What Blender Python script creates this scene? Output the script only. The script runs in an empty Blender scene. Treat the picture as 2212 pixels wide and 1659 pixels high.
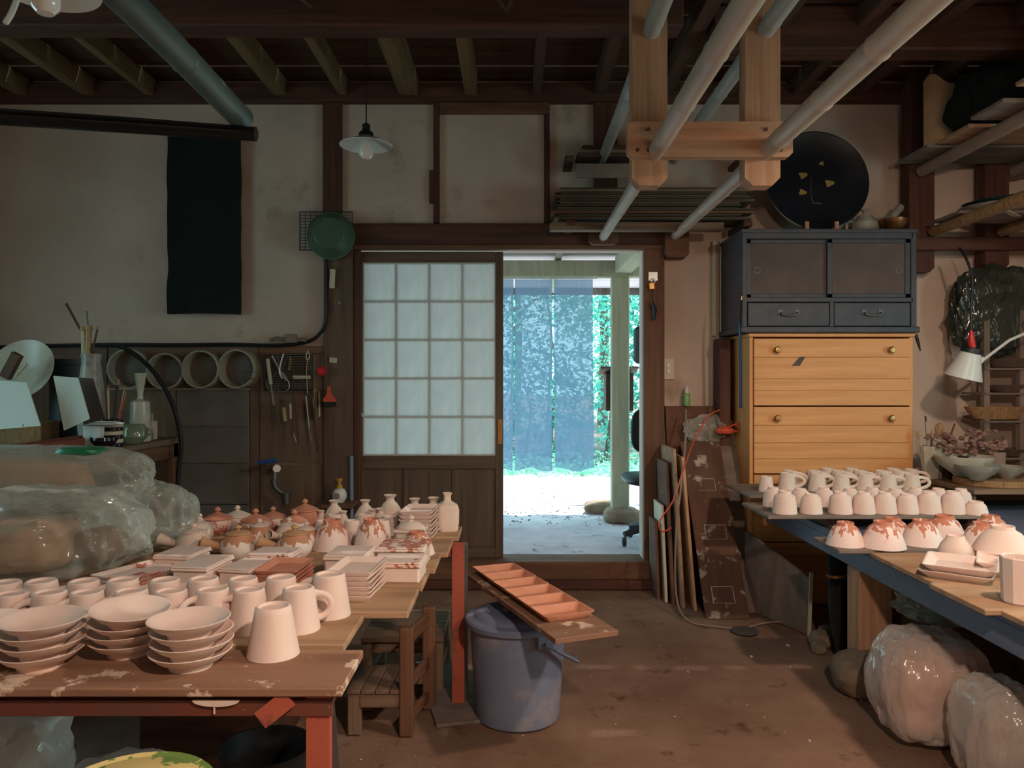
import bpy, bmesh, math, random
from mathutils import Vector, Matrix, Euler, noise
R = math.radians
C = bpy.context.scene.collection
S = bpy.context.scene
rnd = random.Random(7)
# ---------------------------------------------------------------- camera
F, CX, CY, H = 1650.0, 1106.0, 825.0, 1.2      # focal length (px), principal point, eye height (m)
cam = bpy.data.cameras.new('camera'); co = bpy.data.objects.new('camera', cam); C.objects.link(co)
co.location = (0, 0, H); co.rotation_euler = (R(90), 0, 0)
cam.sensor_width = 36; cam.lens = F / 2212 * 36; cam.shift_y = (CY - 829.5) / 2212; cam.clip_start = .05; cam.clip_end = 200
S.camera = co
# ---------------------------------------------------------------- world, sun, lamps
w = bpy.data.worlds.new('sky'); S.world = w; w.use_nodes = True
bg = w.node_tree.nodes['Background']; bg.inputs[0].default_value = (.50, .88, 1, 1); bg.inputs[1].default_value = 3.7
def light(name, kind, loc, power, col, size=.05, rot=(0, 0, 0), sy=None):
    l = bpy.data.lights.new(name, kind); l.energy = power; l.color = col
    if kind == 'AREA':
        l.size = size
        if sy: l.shape = 'RECTANGLE'; l.size_y = sy
    elif kind == 'SUN': l.angle = size
    else: l.shadow_soft_size = size
    o = bpy.data.objects.new(name, l); C.objects.link(o); o.location = loc; o.rotation_euler = rot
    return o
light('sun', 'SUN', (0, 0, 9), 11, (1, .97, .9), R(1), (R(-20), R(8), 0))
light('work_lamp', 'POINT', (.55, .2, 1.9), 106, (1, .76, .60), .045)
light('bench_lamp', 'POINT', (1.6, 1.5, 2.15), 88, (1, .76, .60), .045)
light('left_window_daylight', 'AREA', (-3.75, 2.2, 1.5), 6, (.45, 1, .70), 1.7, (0, R(-90), 0), 1.2)
light('right_window_daylight', 'AREA', (3.5, 1.9, 1.35), 32, (.55, 1, .9), 1.5, (0, R(90), 0), 1.0)
S.view_settings.view_transform = 'Standard'; S.view_settings.look = 'None'
S.view_settings.exposure = 0.0; S.view_settings.gamma = 1; S.view_settings.use_curve_mapping = False
S.cycles.use_denoising = True
S.cycles.max_bounces = 8; S.cycles.transparent_max_bounces = 24; S.cycles.sample_clamp_indirect = 4

# ---------------------------------------------------------------- materials
def W(px, py, Y): return Vector(((px - CX) * Y / F, Y, H - (py - CY) * Y / F))
def on(px, py, z):
    Y = F * (H - z) / (py - CY); return Vector(((px - CX) * Y / F, Y, z))
def lin(c):
    return tuple(((v / 255) / 12.92 if v / 255 <= .04045 else ((v / 255 + .055) / 1.055) ** 2.4) for v in c) + (1,)
def mat(name, c1, c2=None, scale=(6, 6, 6), rough=.8, bump=.1, metal=0, detail=6, lo=.35, hi=.65, c3=None, s3=3, l3=.62, w3=.05, spec=.4, coat=0, bscale=None):
    m = bpy.data.materials.new(name); m.use_nodes = True; nt = m.node_tree; N = nt.nodes; L = nt.links
    b = N['Principled BSDF']; b.inputs['Roughness'].default_value = rough; b.inputs['Metallic'].default_value = metal
    b.inputs['Specular IOR Level'].default_value = spec; b.inputs['Coat Weight'].default_value = coat
    c2 = c2 or c1
    tc = N.new('ShaderNodeTexCoord'); mp = N.new('ShaderNodeMapping'); mp.inputs['Scale'].default_value = scale
    L.new(tc.outputs['Object'], mp.inputs[0])
    n = N.new('ShaderNodeTexNoise'); n.inputs['Scale'].default_value = 1; n.inputs['Detail'].default_value = detail; n.inputs['Roughness'].default_value = .6
    L.new(mp.outputs[0], n.inputs[0])
    r = N.new('ShaderNodeValToRGB'); r.color_ramp.elements[0].position = lo; r.color_ramp.elements[1].position = hi
    r.color_ramp.elements[0].color = lin(c1); r.color_ramp.elements[1].color = lin(c2)
    L.new(n.outputs[0], r.inputs[0]); out = r.outputs[0]
    if c3:
        n3 = N.new('ShaderNodeTexNoise'); n3.inputs['Scale'].default_value = s3; n3.inputs['Detail'].default_value = 8; n3.inputs['Roughness'].default_value = .65
        L.new(tc.outputs['Object'], n3.inputs[0])
        r3 = N.new('ShaderNodeMapRange'); r3.inputs[1].default_value = l3; r3.inputs[2].default_value = l3 + w3
        L.new(n3.outputs[0], r3.inputs[0])
        mx = N.new('ShaderNodeMix'); mx.data_type = 'RGBA'; L.new(r3.outputs[0], mx.inputs[0]); L.new(out, mx.inputs[6]); mx.inputs[7].default_value = lin(c3)
        out = mx.outputs[2]
    L.new(out, b.inputs['Base Color'])
    if bump:
        bp = N.new('ShaderNodeBump'); bp.inputs['Strength'].default_value = bump; bp.inputs['Distance'].default_value = .01
        if bscale:
            nb = N.new('ShaderNodeTexNoise'); nb.inputs['Scale'].default_value = bscale; nb.inputs['Detail'].default_value = 5
            L.new(tc.outputs['Object'], nb.inputs[0]); L.new(nb.outputs[0], bp.inputs['Height'])
        else: L.new(n.outputs[0], bp.inputs['Height'])
        L.new(bp.outputs[0], b.inputs['Normal'])
    return m
def wood(name, c1, c2, axis='x', rough=.75, k=1, **kw):
    s = {'x': (1.6 * k, 26 * k, 26 * k), 'y': (26 * k, 1.6 * k, 26 * k), 'z': (26 * k, 26 * k, 1.6 * k)}[axis]
    return mat(name, c1, c2, s, rough, kw.pop('bump', .25), **kw)
def wood3(name, c1, c2, **kw): return {a: wood(name + '_' + a, c1, c2, a, **kw) for a in 'xyz'}
def dipped(name, top, low, zc, amp, up=True, slant=0):
    """bare clay above zc, white slip below with a dripping border"""
    m = mat(name, top, top, bump=.15, rough=.9, spec=.2); nt = m.node_tree; N = nt.nodes; L = nt.links; b = N['Principled BSDF']
    tc = N.new('ShaderNodeTexCoord'); sx = N.new('ShaderNodeSeparateXYZ'); L.new(tc.outputs['Object'], sx.inputs[0])
    mp = N.new('ShaderNodeMapping'); mp.inputs['Scale'].default_value = (75, 75, 5); L.new(tc.outputs['Object'], mp.inputs[0])
    n = N.new('ShaderNodeTexNoise'); n.inputs['Scale'].default_value = 1; n.inputs['Detail'].default_value = 3; L.new(mp.outputs[0], n.inputs[0])
    a = N.new('ShaderNodeMath'); a.operation = 'MULTIPLY_ADD'; a.inputs[1].default_value = amp; L.new(n.outputs[0], a.inputs[0]); L.new(sx.outputs[2], a.inputs[2])
    g = N.new('ShaderNodeMath'); g.operation = 'GREATER_THAN'; g.inputs[1].default_value = zc + amp * .5; L.new(a.outputs[0], g.inputs[0])
    mx = N.new('ShaderNodeMix'); mx.data_type = 'RGBA'; L.new(g.outputs[0], mx.inputs[0]); mx.inputs[6].default_value = lin(low); mx.inputs[7].default_value = lin(top)
    L.new(mx.outputs[2], b.inputs['Base Color']); return m
def plastic(name, col, alpha, rough=.22, bump=.6, sc=14, st=(1, 1, .35)):
    """thin polythene: see-through face on, whiter where it turns away, folds in relief"""
    m = mat(name, col, rough=rough, bump=0, spec=.8); nt = m.node_tree; N = nt.nodes; L = nt.links
    b = N['Principled BSDF']; out = N['Material Output']
    tc = N.new('ShaderNodeTexCoord'); mp = N.new('ShaderNodeMapping'); mp.inputs['Scale'].default_value = st; mp.inputs['Rotation'].default_value = (.3, .5, .4); L.new(tc.outputs['Object'], mp.inputs[0])
    v = N.new('ShaderNodeTexNoise'); v.inputs['Scale'].default_value = sc; v.inputs['Detail'].default_value = 2.5; v.inputs['Distortion'].default_value = 1.2; L.new(mp.outputs[0], v.inputs[0])
    ab = N.new('ShaderNodeMath'); ab.operation = 'SUBTRACT'; ab.inputs[1].default_value = .5; L.new(v.outputs[0], ab.inputs[0]); ab2 = N.new('ShaderNodeMath'); ab2.operation = 'ABSOLUTE'; L.new(ab.outputs[0], ab2.inputs[0])
    bp = N.new('ShaderNodeBump'); bp.inputs['Strength'].default_value = bump; bp.inputs['Distance'].default_value = .05; L.new(ab2.outputs[0], bp.inputs['Height']); L.new(bp.outputs[0], b.inputs['Normal'])
    lw = N.new('ShaderNodeLayerWeight'); lw.inputs[0].default_value = .35; L.new(bp.outputs[0], lw.inputs['Normal'])
    r = N.new('ShaderNodeMapRange'); r.inputs[1].default_value = 0; r.inputs[2].default_value = 1; r.inputs[3].default_value = alpha; r.inputs[4].default_value = min(1, alpha + .5)
    t = N.new('ShaderNodeBsdfTransparent'); ms = N.new('ShaderNodeMixShader')
    L.new(lw.outputs['Facing'], r.inputs[0]); L.new(r.outputs[0], ms.inputs[0]); L.new(t.outputs[0], ms.inputs[1]); L.new(b.outputs[0], ms.inputs[2]); L.new(ms.outputs[0], out.inputs[0])
    return m
def thin(name, col, alpha, trans, wave=0):
    """paper or cloth: diffuse + translucent (+ a little see-through weave)"""
    m = bpy.data.materials.new(name); m.use_nodes = True; nt = m.node_tree; N = nt.nodes; L = nt.links
    for x in list(N):
        if x.type != 'OUTPUT_MATERIAL': N.remove(x)
    out = [x for x in N if x.type == 'OUTPUT_MATERIAL'][0]
    tc = N.new('ShaderNodeTexCoord'); mp = N.new('ShaderNodeMapping'); mp.inputs['Scale'].default_value = (220, 220, 9) if wave else (40, 40, 9)
    if not wave: mp.inputs['Rotation'].default_value = (0, R(28), 0)
    L.new(tc.outputs['Object'], mp.inputs[0]); n = N.new('ShaderNodeTexNoise'); n.inputs['Scale'].default_value = 1 if wave else .5; L.new(mp.outputs[0], n.inputs[0])
    r = N.new('ShaderNodeValToRGB'); r.color_ramp.elements[0].position = .3; r.color_ramp.elements[1].position = .7
    c = lin(col); r.color_ramp.elements[0].color = (c[0] * .84, c[1] * .84, c[2] * .84, 1); r.color_ramp.elements[1].color = c; L.new(n.outputs[0], r.inputs[0])
    d = N.new('ShaderNodeBsdfDiffuse'); t = N.new('ShaderNodeBsdfTranslucent'); L.new(r.outputs[0], d.inputs[0]); L.new(r.outputs[0], t.inputs[0])
    a = N.new('ShaderNodeMixShader'); a.inputs[0].default_value = trans; L.new(d.outputs[0], a.inputs[1]); L.new(t.outputs[0], a.inputs[2])
    tr = N.new('ShaderNodeBsdfTransparent'); e = N.new('ShaderNodeMixShader'); e.inputs[0].default_value = alpha; L.new(tr.outputs[0], e.inputs[1]); L.new(a.outputs[0], e.inputs[2]); L.new(e.outputs[0], out.inputs[0])
    return m
def glow(name, col, s):
    m = mat(name, col, bump=0); b = m.node_tree.nodes['Principled BSDF']; b.inputs['Emission Color'].default_value = lin(col); b.inputs['Emission Strength'].default_value = s; return m
BISQUE = (226, 200, 188); TERRA = (194, 128, 104)
M = dict(
 plaster=mat('plaster', (186, 166, 150), (208, 188, 172), (1.3, 1.3, 1.3), .95, .12, c3=(140, 112, 94), s3=2.3, l3=.6, w3=.2, bscale=30, spec=.1),
 floor=mat('earth_floor', (116, 88, 72), (142, 114, 96), (2.2, 2.2, 2.2), .92, .35, c3=(80, 52, 42), s3=7, l3=.59, w3=.1, bscale=45, spec=.15),
 bisque=mat('bisque', BISQUE, (234, 210, 198), (4, 4, 4), .9, .06, spec=.15, bscale=60),
 bisque2=mat('bisque_pale', (214, 194, 178), (230, 210, 196), (9, 9, 9), .9, .06, spec=.15, bscale=60),
 terra=mat('terracotta', TERRA, (208, 146, 122), (9, 9, 9), .9, .08, spec=.15, bscale=60),
 terralight=mat('pink_terracotta', (206, 138, 108), (220, 156, 128), (9, 9, 9), .88, .08, spec=.15, c3=(232, 190, 172), s3=30, l3=.66, bscale=60),
 ochre=mat('ochre_clay', (186, 142, 106), (202, 160, 124), (9, 9, 9), .9, .08, spec=.15),
 dipbowl=dipped('dipped_bowl', TERRA, (236, 214, 206), .062, .22),
 dippot=dipped('dipped_pot', (188, 136, 106), (232, 214, 204), .052, .06),
 dipjar=dipped('dipped_jar', TERRA, (232, 214, 206), .05, .09),
 speck=mat('speckled_clay', (186, 118, 96), (196, 126, 104), (9, 9, 9), .9, .08, c3=(238, 218, 208), s3=26, l3=.5, w3=.03),
 streak=mat('streaked_slip', (226, 200, 188), (232, 208, 198), (9, 9, 9), .9, .08, c3=(180, 108, 84), s3=16, l3=.56, w3=.02),
 board=mat('ware_board', (150, 118, 92), (180, 146, 116), (2, 22, 22), .85, .2, c3=(208, 184, 162), s3=7, l3=.64, w3=.05, spec=.15),
 board2=mat('ware_board_spattered', (132, 98, 78), (152, 116, 94), (2, 18, 18), .85, .2, c3=(214, 188, 168), s3=11, l3=.57, w3=.03, spec=.15),
 boarddk=mat('dark_board', (96, 66, 52), (118, 82, 66), (18, 2, 18), .8, .25, c3=(190, 172, 156), s3=10, l3=.64, w3=.04, spec=.2),
 boardgr=mat('grey_board', (104, 92, 84), (134, 118, 106), (3, 16, 3), .85, .2, c3=(160, 146, 134), s3=9, l3=.66),
 redpaint=mat('red_paint', (168, 82, 64), (180, 94, 72), (5, 5, 5), .65, .15, c3=(96, 58, 46), s3=8, l3=.55, w3=.12),
 redspat=mat('red_paint_spattered', (116, 56, 44), (100, 64, 52), (5, 5, 5), .65, .15, c3=(216, 196, 182), s3=30, l3=.7, w3=.02),
 bin=mat('blue_bin_plastic', (116, 126, 150), (128, 136, 158), (5, 5, 5), .6, .08, c3=(176, 164, 156), s3=6, l3=.52, w3=.25),
 binlid=mat('bin_lid_plastic', (104, 114, 140), (118, 126, 150), (5, 5, 5), .5, .06),
 black=mat('black_plastic', (20, 21, 24), (28, 29, 32), bump=.1, rough=.5),
 blackcloth=mat('black_cloth', (12, 15, 16), (18, 22, 22), (20, 20, 20), .95, .2),
 blackcloth2=mat('black_cloth_green', (14, 24, 22), (18, 30, 27), (20, 20, 20), .95, .2),
 metal=mat('steel', (150, 152, 150), (170, 172, 170), bump=.05, metal=.9, rough=.35),
 dullmetal=mat('dull_steel', (96, 98, 98), (120, 122, 120), bump=.1, metal=.8, rough=.5),
 brass=mat('brass', (150, 110, 66), (176, 134, 86), bump=.05, metal=.9, rough=.35),
 copper=mat('copper', (110, 72, 46), (140, 96, 62), bump=.08, metal=.8, rough=.35),
 enamel=mat('white_enamel', (214, 218, 214), bump=.02, rough=.35, coat=.3),
 glassbulb=mat('opal_bulb', (232, 228, 222), bump=0, rough=.12, coat=.6),
 paper=thin('shoji_paper', (222, 228, 226), 1.0, .3), noren=thin('noren_linen', (122, 150, 180), .87, .5, 1),
 kumiko=mat('kumiko', (166, 164, 146), (182, 178, 160), bump=.05),
 cabinet=mat('cabinet_paint', (44, 48, 56), (62, 62, 68), (14, 3, 14), .5, .15, c3=(74, 56, 52), s3=6, l3=.6, w3=.1, spec=.45),
 cabpanel=mat('cabinet_panel', (70, 60, 56), (86, 74, 68), (5, 5, 5), .7, .15),
 tablebluelit=mat('bench_blue_daylight', (92, 102, 124), (108, 116, 136), (18, 2, 18), .5, .2, c3=(50, 46, 48), s3=5, l3=.6, w3=.2),  # blue daylight from the doorway is put into the bench colour
 plasticclear=plastic('clear_plastic_sheet', (214, 218, 206), .2, .14, .5, 6), plasticclay=plastic('clay_bag_plastic', (236, 222, 212), .42, .16, .25, 9, (1.3, 1.3, .35)),
 plasticgreen=plastic('green_bag_plastic', (48, 58, 50), .7, .12, .6, 9),
 clay=mat('raw_clay', (140, 100, 72), (168, 126, 94), (5, 5, 5), .75, .5, bscale=9), tealcloth=mat('teal_cloth', (36, 110, 116), (28, 78, 86)),
 green=mat('green_plastic', (64, 90, 72), (76, 104, 84), bump=.05, rough=.4), greenmesh=mat('green_sieve', (62, 84, 68), (74, 98, 80), (60, 60, 60), .6, .2),
 mesh=mat('wire_mesh', (98, 92, 84), (116, 108, 98), (90, 90, 90), .7, .3), ring=mat('sieve_ring', (152, 146, 128), (172, 164, 144), (8, 8, 8), .7, .15),
 red=mat('red_plastic', (196, 44, 46), bump=.02, rough=.35), orange=mat('orange_plastic', (204, 84, 58), bump=.02, rough=.4), bluep=mat('blue_plastic', (44, 84, 150), bump=.02, rough=.4),
 pipeblue=mat('blue_pipe', (120, 142, 160), bump=.03, rough=.4), amber=mat('amber_plastic', (198, 148, 54), bump=.02, rough=.35),
 bristle=mat('bristle', (186, 158, 116), (150, 120, 84), (80, 80, 4), .9, .4), stick=mat('pale_stick', (168, 160, 136), (190, 180, 154), (30, 30, 3), .8, .2),
 stickdk=mat('dark_stick', (74, 52, 40), (92, 66, 50), (30, 30, 3), .8, .2), card=mat('card', (204, 214, 206), bump=.02, c3=(60, 60, 60), s3=24, l3=.655, w3=.01),
 spray=mat('green_spray', (120, 170, 100), (134, 184, 112), rough=.3, bump=.02), ivory=mat('ivory', (206, 192, 166), bump=.02, rough=.5), tape=mat('green_tape', (40, 120, 82), rough=.35, bump=.05),
 glaze=mat('pale_glaze', (176, 170, 152), (200, 194, 176), (9, 9, 9), .25, .1, c3=(120, 112, 96), s3=6, l3=.55, w3=.15), glazedk=mat('dark_glaze', (26, 24, 26), (36, 32, 34), rough=.12, bump=.05),
 glazegr=mat('grey_glaze', (140, 138, 128), (164, 160, 148), (7, 7, 7), .35, .15, c3=(98, 96, 88), s3=8, l3=.5, w3=.2), plate=mat('iron_glaze_plate', (16, 20, 26), (26, 28, 34), (5, 5, 5), .35, .15),
 leafgold=mat('ochre_leaf', (146, 128, 66), bump=.05), greyclay=mat('grey_clay', (136, 116, 104), (150, 130, 116), bump=.1),
 basket=mat('basket', (128, 96, 64), (160, 126, 88), (60, 60, 14), .85, .6), tray=mat('dark_tray', (64, 50, 42), (86, 68, 54), (9, 9, 9), .7, .3),
 dried=mat('dried_flower', (110, 82, 74), (146, 112, 98), (30, 30, 30), .9, .3), stone=mat('stone', (112, 96, 80), (142, 124, 104), (8, 8, 8), .9, .6, c3=(86, 72, 60), s3=7),
 outwood=mat('porch_timber', (158, 156, 130), (178, 174, 148), (18, 18, 2), .85, .25), outground=mat('porch_earth', (176, 170, 178), (200, 194, 200), (4, 4, 4), .95, .5, c3=(96, 88, 78), s3=10, l3=.6, w3=.1, bscale=20),
 yard=mat('yard_gravel', (176, 172, 170), (206, 202, 200), (14, 14, 14), .95, .5, c3=(120, 104, 88), s3=18, l3=.6), soffit=mat('soffit_board', (205, 196, 204), (222, 212, 220), (3, 30, 3), .8, .1),
 leaf=thin('leaves', (112, 200, 186), 1, .55), leaf2=thin('leaves_light', (160, 228, 196), 1, .55), leaf3=thin('leaves_dark', (66, 152, 138), 1, .5), bark=mat('bark', (96, 84, 78), (130, 116, 108), (14, 14, 2), .9, .6),
 string=mat('string', (196, 184, 150), bump=.1), plinth=mat('grey_panel', (98, 94, 88), (116, 110, 104), (4, 4, 4), .85, .2, c3=(110, 104, 98), s3=22, l3=.7),
)
DK = wood3('dark_timber', (66, 40, 30), (94, 58, 44))
BR = wood3('brown_timber', (92, 62, 46), (120, 84, 62))
CE = wood3('ceiling_timber', (66, 44, 34), (96, 66, 50), rough=.9)
CE_LIT = wood3('joist_timber_lit', (96, 76, 50), (128, 102, 68), rough=.85)  # yellower, paler copy: light on the left joists put into the colour
HK = wood3('rack_timber', (156, 116, 88), (184, 142, 110), k=1.4)
DW = wood3('door_timber', (84, 66, 53), (106, 86, 70))
PN = wood3('pine', (198, 138, 82), (220, 160, 102), k=.9, rough=.5, c3=(164, 104, 66), s3=2.6, l3=.6, w3=.16)
GW = wood3('weathered_timber', (104, 84, 68), (134, 110, 88))
SL = wood3('slat_timber', (60, 54, 44), (84, 76, 62))
WS = wood3('wainscot', (98, 80, 66), (118, 98, 80), c3=(116, 102, 86), s3=14, l3=.68)
BAM = mat('bamboo_grey', (140, 142, 138), (168, 166, 158), (9, 2, 9), .42, .1, spec=.5)
BAMB = mat('bamboo_warm', (166, 148, 132), (190, 172, 154), (9, 2, 9), .45, .1, spec=.5)
BAMD = mat('bamboo_dark', (70, 82, 80), (92, 102, 98), (9, 2, 9), .42, .1, spec=.5)

# ---------------------------------------------------------------- mesh building
class MB:
    def __init__(s): s.v = []; s.f = []
    def add(s, v, f, T=None):
        n = len(s.v); s.v += [(T @ Vector(p)) if T else Vector(p) for p in v]; s.f += [tuple(i + n for i in q) for q in f]; return s
    def box(s, c, d, rot=None, b=.0):
        x, y, z = d[0] / 2, d[1] / 2, d[2] / 2; T = Matrix.Translation(c)
        if rot: T = T @ Euler([R(a) for a in rot]).to_matrix().to_4x4()
        b = min(b, .45 * min(2 * x, 2 * y, 2 * z))
        if b <= 0:
            v = [(i * x, j * y, k * z) for i in (-1, 1) for j in (-1, 1) for k in (-1, 1)]
            return s.add(v, [(0, 1, 3, 2), (4, 6, 7, 5), (0, 4, 5, 1), (2, 3, 7, 6), (0, 2, 6, 4), (1, 5, 7, 3)], T)
        v = []; ix = {}
        for i in (-1, 1):
            for j in (-1, 1):
                for k in (-1, 1):
                    for a in range(3):
                        p = [i * (x - b), j * (y - b), k * (z - b)]; p[a] = (i, j, k)[a] * (x, y, z)[a]
                        ix[i, j, k, a] = len(v); v.append(tuple(p))
        f = []
        for a in range(3):
            o = [q for q in range(3) if q != a]
            for sg in (-1, 1):
                q = []
                for (p, r) in ((-1, -1), (1, -1), (1, 1), (-1, 1)):
                    e = [0, 0, 0]; e[a] = sg; e[o[0]] = p; e[o[1]] = r; q.append(ix[e[0], e[1], e[2], a])
                if sg * (1 if a != 1 else -1) < 0: q.reverse()
                f.append(tuple(q))
        for a in range(3):
            o = [q for q in range(3) if q != a]
            for p in (-1, 1):
                for r in (-1, 1):
                    def key(t, ax):
                        e = [0, 0, 0]; e[a] = t; e[o[0]] = p; e[o[1]] = r; return ix[e[0], e[1], e[2], ax]
                    f.append((key(-1, o[0]), key(1, o[0]), key(1, o[1]), key(-1, o[1])))
        for i in (-1, 1):
            for j in (-1, 1):
                for k in (-1, 1): f.append((ix[i, j, k, 0], ix[i, j, k, 1], ix[i, j, k, 2]))
        return s.add(v, f, T)
    def span(s, lo, hi, b=0): return s.box([(a + c) / 2 for a, c in zip(lo, hi)], [abs(c - a) for a, c in zip(lo, hi)], None, b)
    def lathe(s, prof, n=28, T=None, wob=0, sq=0):
        v = []; f = []; rings = []
        for r, z in prof:
            if r <= 1e-6: rings.append([len(v)]); v.append((0, 0, z)); continue
            ring = []
            for i in range(n):
                a = 2 * math.pi * i / n; k = 1 + wob * math.sin(3 * a + z * 40)
                if sq: k *= 1 / ((abs(math.cos(a)) ** sq + abs(math.sin(a)) ** sq) ** (1 / sq))
                ring.append(len(v)); v.append((r * k * math.cos(a), r * k * math.sin(a), z))
            rings.append(ring)
        for A, B in zip(rings, rings[1:]):
            if len(A) == 1 and len(B) == 1: continue
            for i in range(n):
                j = (i + 1) % n
                if len(A) == 1: f.append((A[0], B[i], B[j]))
                elif len(B) == 1: f.append((A[i], B[0], A[j]))
                else: f.append((A[i], B[i], B[j], A[j]))
        return s.add(v, f, T)
    def tube(s, pts, r, n=10, flat=1, cap=True):
        pts = [Vector(p) for p in pts]; rr = r if isinstance(r, (list, tuple)) else [r] * len(pts); v = []; f = []; up = None
        for i, p in enumerate(pts):
            d = (pts[min(i + 1, len(pts) - 1)] - pts[max(i - 1, 0)]).normalized()
            if up is None: up = Vector((0, 0, 1)) if abs(d.z) < .9 else Vector((1, 0, 0))
            a = d.cross(up).normalized(); u = a.cross(d).normalized(); up = u
            for k in range(n):
                t = 2 * math.pi * k / n; v.append(p + a * math.cos(t) * rr[i] + u * math.sin(t) * rr[i] * flat)
        for i in range(len(pts) - 1):
            for k in range(n):
                j = (k + 1) % n; f.append((i * n + k, i * n + j, (i + 1) * n + j, (i + 1) * n + k))
        if cap: f.append(tuple(range(n))[::-1]); f.append(tuple(range((len(pts) - 1) * n, len(pts) * n)))
        return s.add(v, f)
    def prism(s, poly, y0, y1, T=None):
        """polygon in x,z extruded along y"""
        n = len(poly); v = [(x, y0, z) for x, z in poly] + [(x, y1, z) for x, z in poly]
        f = [tuple(range(n)), tuple(range(2 * n - 1, n - 1, -1))] + [(i, i + n, (i + 1) % n + n, (i + 1) % n) for i in range(n)]
        return s.add(v, f, T)
    def torus(s, c, Rr, r, axis='y', n=36, m=8):
        pts = []
        v = []; f = []
        for i in range(n):
            a = 2 * math.pi * i / n
            for k in range(m):
                t = 2 * math.pi * k / m; q = (Rr + r * math.cos(t)); p = (q * math.cos(a), q * math.sin(a), r * math.sin(t))
                if axis == 'y': p = (p[0], p[2], p[1])
                elif axis == 'x': p = (p[2], p[0], p[1])
                v.append(Vector(p) + Vector(c))
        for i in range(n):
            for k in range(m):
                f.append((i * m + k, ((i + 1) % n) * m + k, ((i + 1) % n) * m + (k + 1) % m, i * m + (k + 1) % m))
        return s.add(v, f)
    def blob(s, c, d, seed=0, amp=.12, fr=2.2, sq=1.0, sub=4, ridge=0, flat=True, fold=0):
        bm = bmesh.new(); bmesh.ops.create_icosphere(bm, subdivisions=sub, radius=1); o = Vector((seed * 13.7, seed * 5.1, seed * 9.3))
        for q in bm.verts:
            p = q.co.copy(); 
            if sq != 1: p = Vector([math.copysign(abs(t) ** sq, t) for t in p])
            n = noise.noise(p * fr + o) + .5 * noise.noise(p * fr * 2.3 + o)
            if ridge: n += ridge * (1 - 2 * abs(noise.noise(Vector((p.x * fr * 1.5, p.y * fr * 1.5, p.z * fr * .6)) * 1.6 + o * 2)))
            if fold: n += fold * ((1 - 2.4 * abs(noise.noise(Vector((p.x * 4.5, p.y * 4.5, p.z * 1.5)) + o * 3))) + .5 * (1 - 2.4 * abs(noise.noise(Vector((p.x * 3 + p.z * 2, p.y * 8, p.z * 6 - p.x * 2)) + o))))
            p *= 1 + amp * n; q.co = Vector((p.x * d[0] / 2, p.y * d[1] / 2, p.z * d[2] / 2))
            if flat and q.co.z < -d[2] / 2 * .86: q.co.z = -d[2] / 2 * .86
        bm.verts.index_update(); v = [q.co + Vector(c) for q in bm.verts]; f = [tuple(x.index for x in q.verts) for q in bm.faces]; bm.free()
        return s.add(v, f)
    def mesh(s, name, smooth=35):
        me = bpy.data.meshes.new(name); me.from_pydata([tuple(p) for p in s.v], [], s.f)
        bm = bmesh.new(); bm.from_mesh(me); bmesh.ops.recalc_face_normals(bm, faces=bm.faces); bm.to_mesh(me); bm.free()
        if smooth: me.shade_smooth(); me.set_sharp_from_angle(angle=R(smooth))
        return me
USED = {}
def tag(o, label=None, cat=None, group=None, kind=None):
    if label: o['label'] = label
    if cat: o['category'] = cat
    if group: o['group'] = group
    if kind: o['kind'] = kind
    return o
def thing(name, label, cat, loc=(0, 0, 0), rz=0, group=None):
    o = bpy.data.objects.new(name, None); C.objects.link(o); o.location = loc; o.rotation_euler = (0, 0, R(rz)); o.empty_display_size = .05
    return tag(o, label, cat, group)
def root_loc(o):
    v = Vector((0, 0, 0))
    while o: v += o.location; o = o.parent
    return v
def part(name, mb, m, parent, label=None, world=False, smooth=35, kind=None):
    """a part; world=True: mb holds world coordinates and the parents are unrotated"""
    if world:
        g = root_loc(parent); mb.v = [p - g for p in mb.v]
    c = Vector((0, 0, 0))
    if mb.v: c = sum(mb.v, Vector()) / len(mb.v)
    if not world: c = Vector((0, 0, 0))
    else: mb.v = [p - c for p in mb.v]
    me = mb.mesh(name, smooth); me.materials.append(m); o = bpy.data.objects.new(name, me); C.objects.link(o); o.parent = parent; o.location = c
    return tag(o, label, None, None, kind)
def solo(name, mb, m, label, cat, group=None, smooth=35, kind=None, loc=None, rot=None):
    """a thing of one mesh; without loc its mesh is in world coordinates and is re-centred at its base"""
    if loc is None:
        xs = [p.x for p in mb.v]; ys = [p.y for p in mb.v]; zs = [p.z for p in mb.v]
        loc = Vector(((min(xs) + max(xs)) / 2, (min(ys) + max(ys)) / 2, min(zs))); mb.v = [p - loc for p in mb.v]
    me = mb.mesh(name, smooth); me.materials.append(m); o = bpy.data.objects.new(name, me); C.objects.link(o); o.location = loc
    if rot: o.rotation_euler = [R(a) for a in rot]
    return tag(o, label, cat, group, kind)
def struct(name, mb, m, smooth=35):
    me = mb.mesh(name, smooth); me.materials.append(m); o = bpy.data.objects.new(name, me); C.objects.link(o); o['kind'] = 'structure'; return o
def thing_s(name):
    o = bpy.data.objects.new(name, None); C.objects.link(o); o['kind'] = 'structure'; return o
def kids(o): return [c for c in o.children]
def dup(root, loc, rz=0, label=None, group=None, scale=1, rot=None):
    r = root.copy(); C.objects.link(r); r.location = loc; r.rotation_euler = [R(a) for a in rot] if rot else (0, 0, R(rz)); r.scale = (scale,) * 3 if not isinstance(scale, tuple) else scale
    if label: r['label'] = label
    if group: r['group'] = group
    for ch in list(root.children):
        c = ch.copy(); C.objects.link(c); c.parent = r
        for g in list(ch.children):
            d = g.copy(); C.objects.link(d); d.parent = c
    return r
PROTO = []
def proto(o): PROTO.append(o); return o           # prototypes that are copied and then removed
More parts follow.
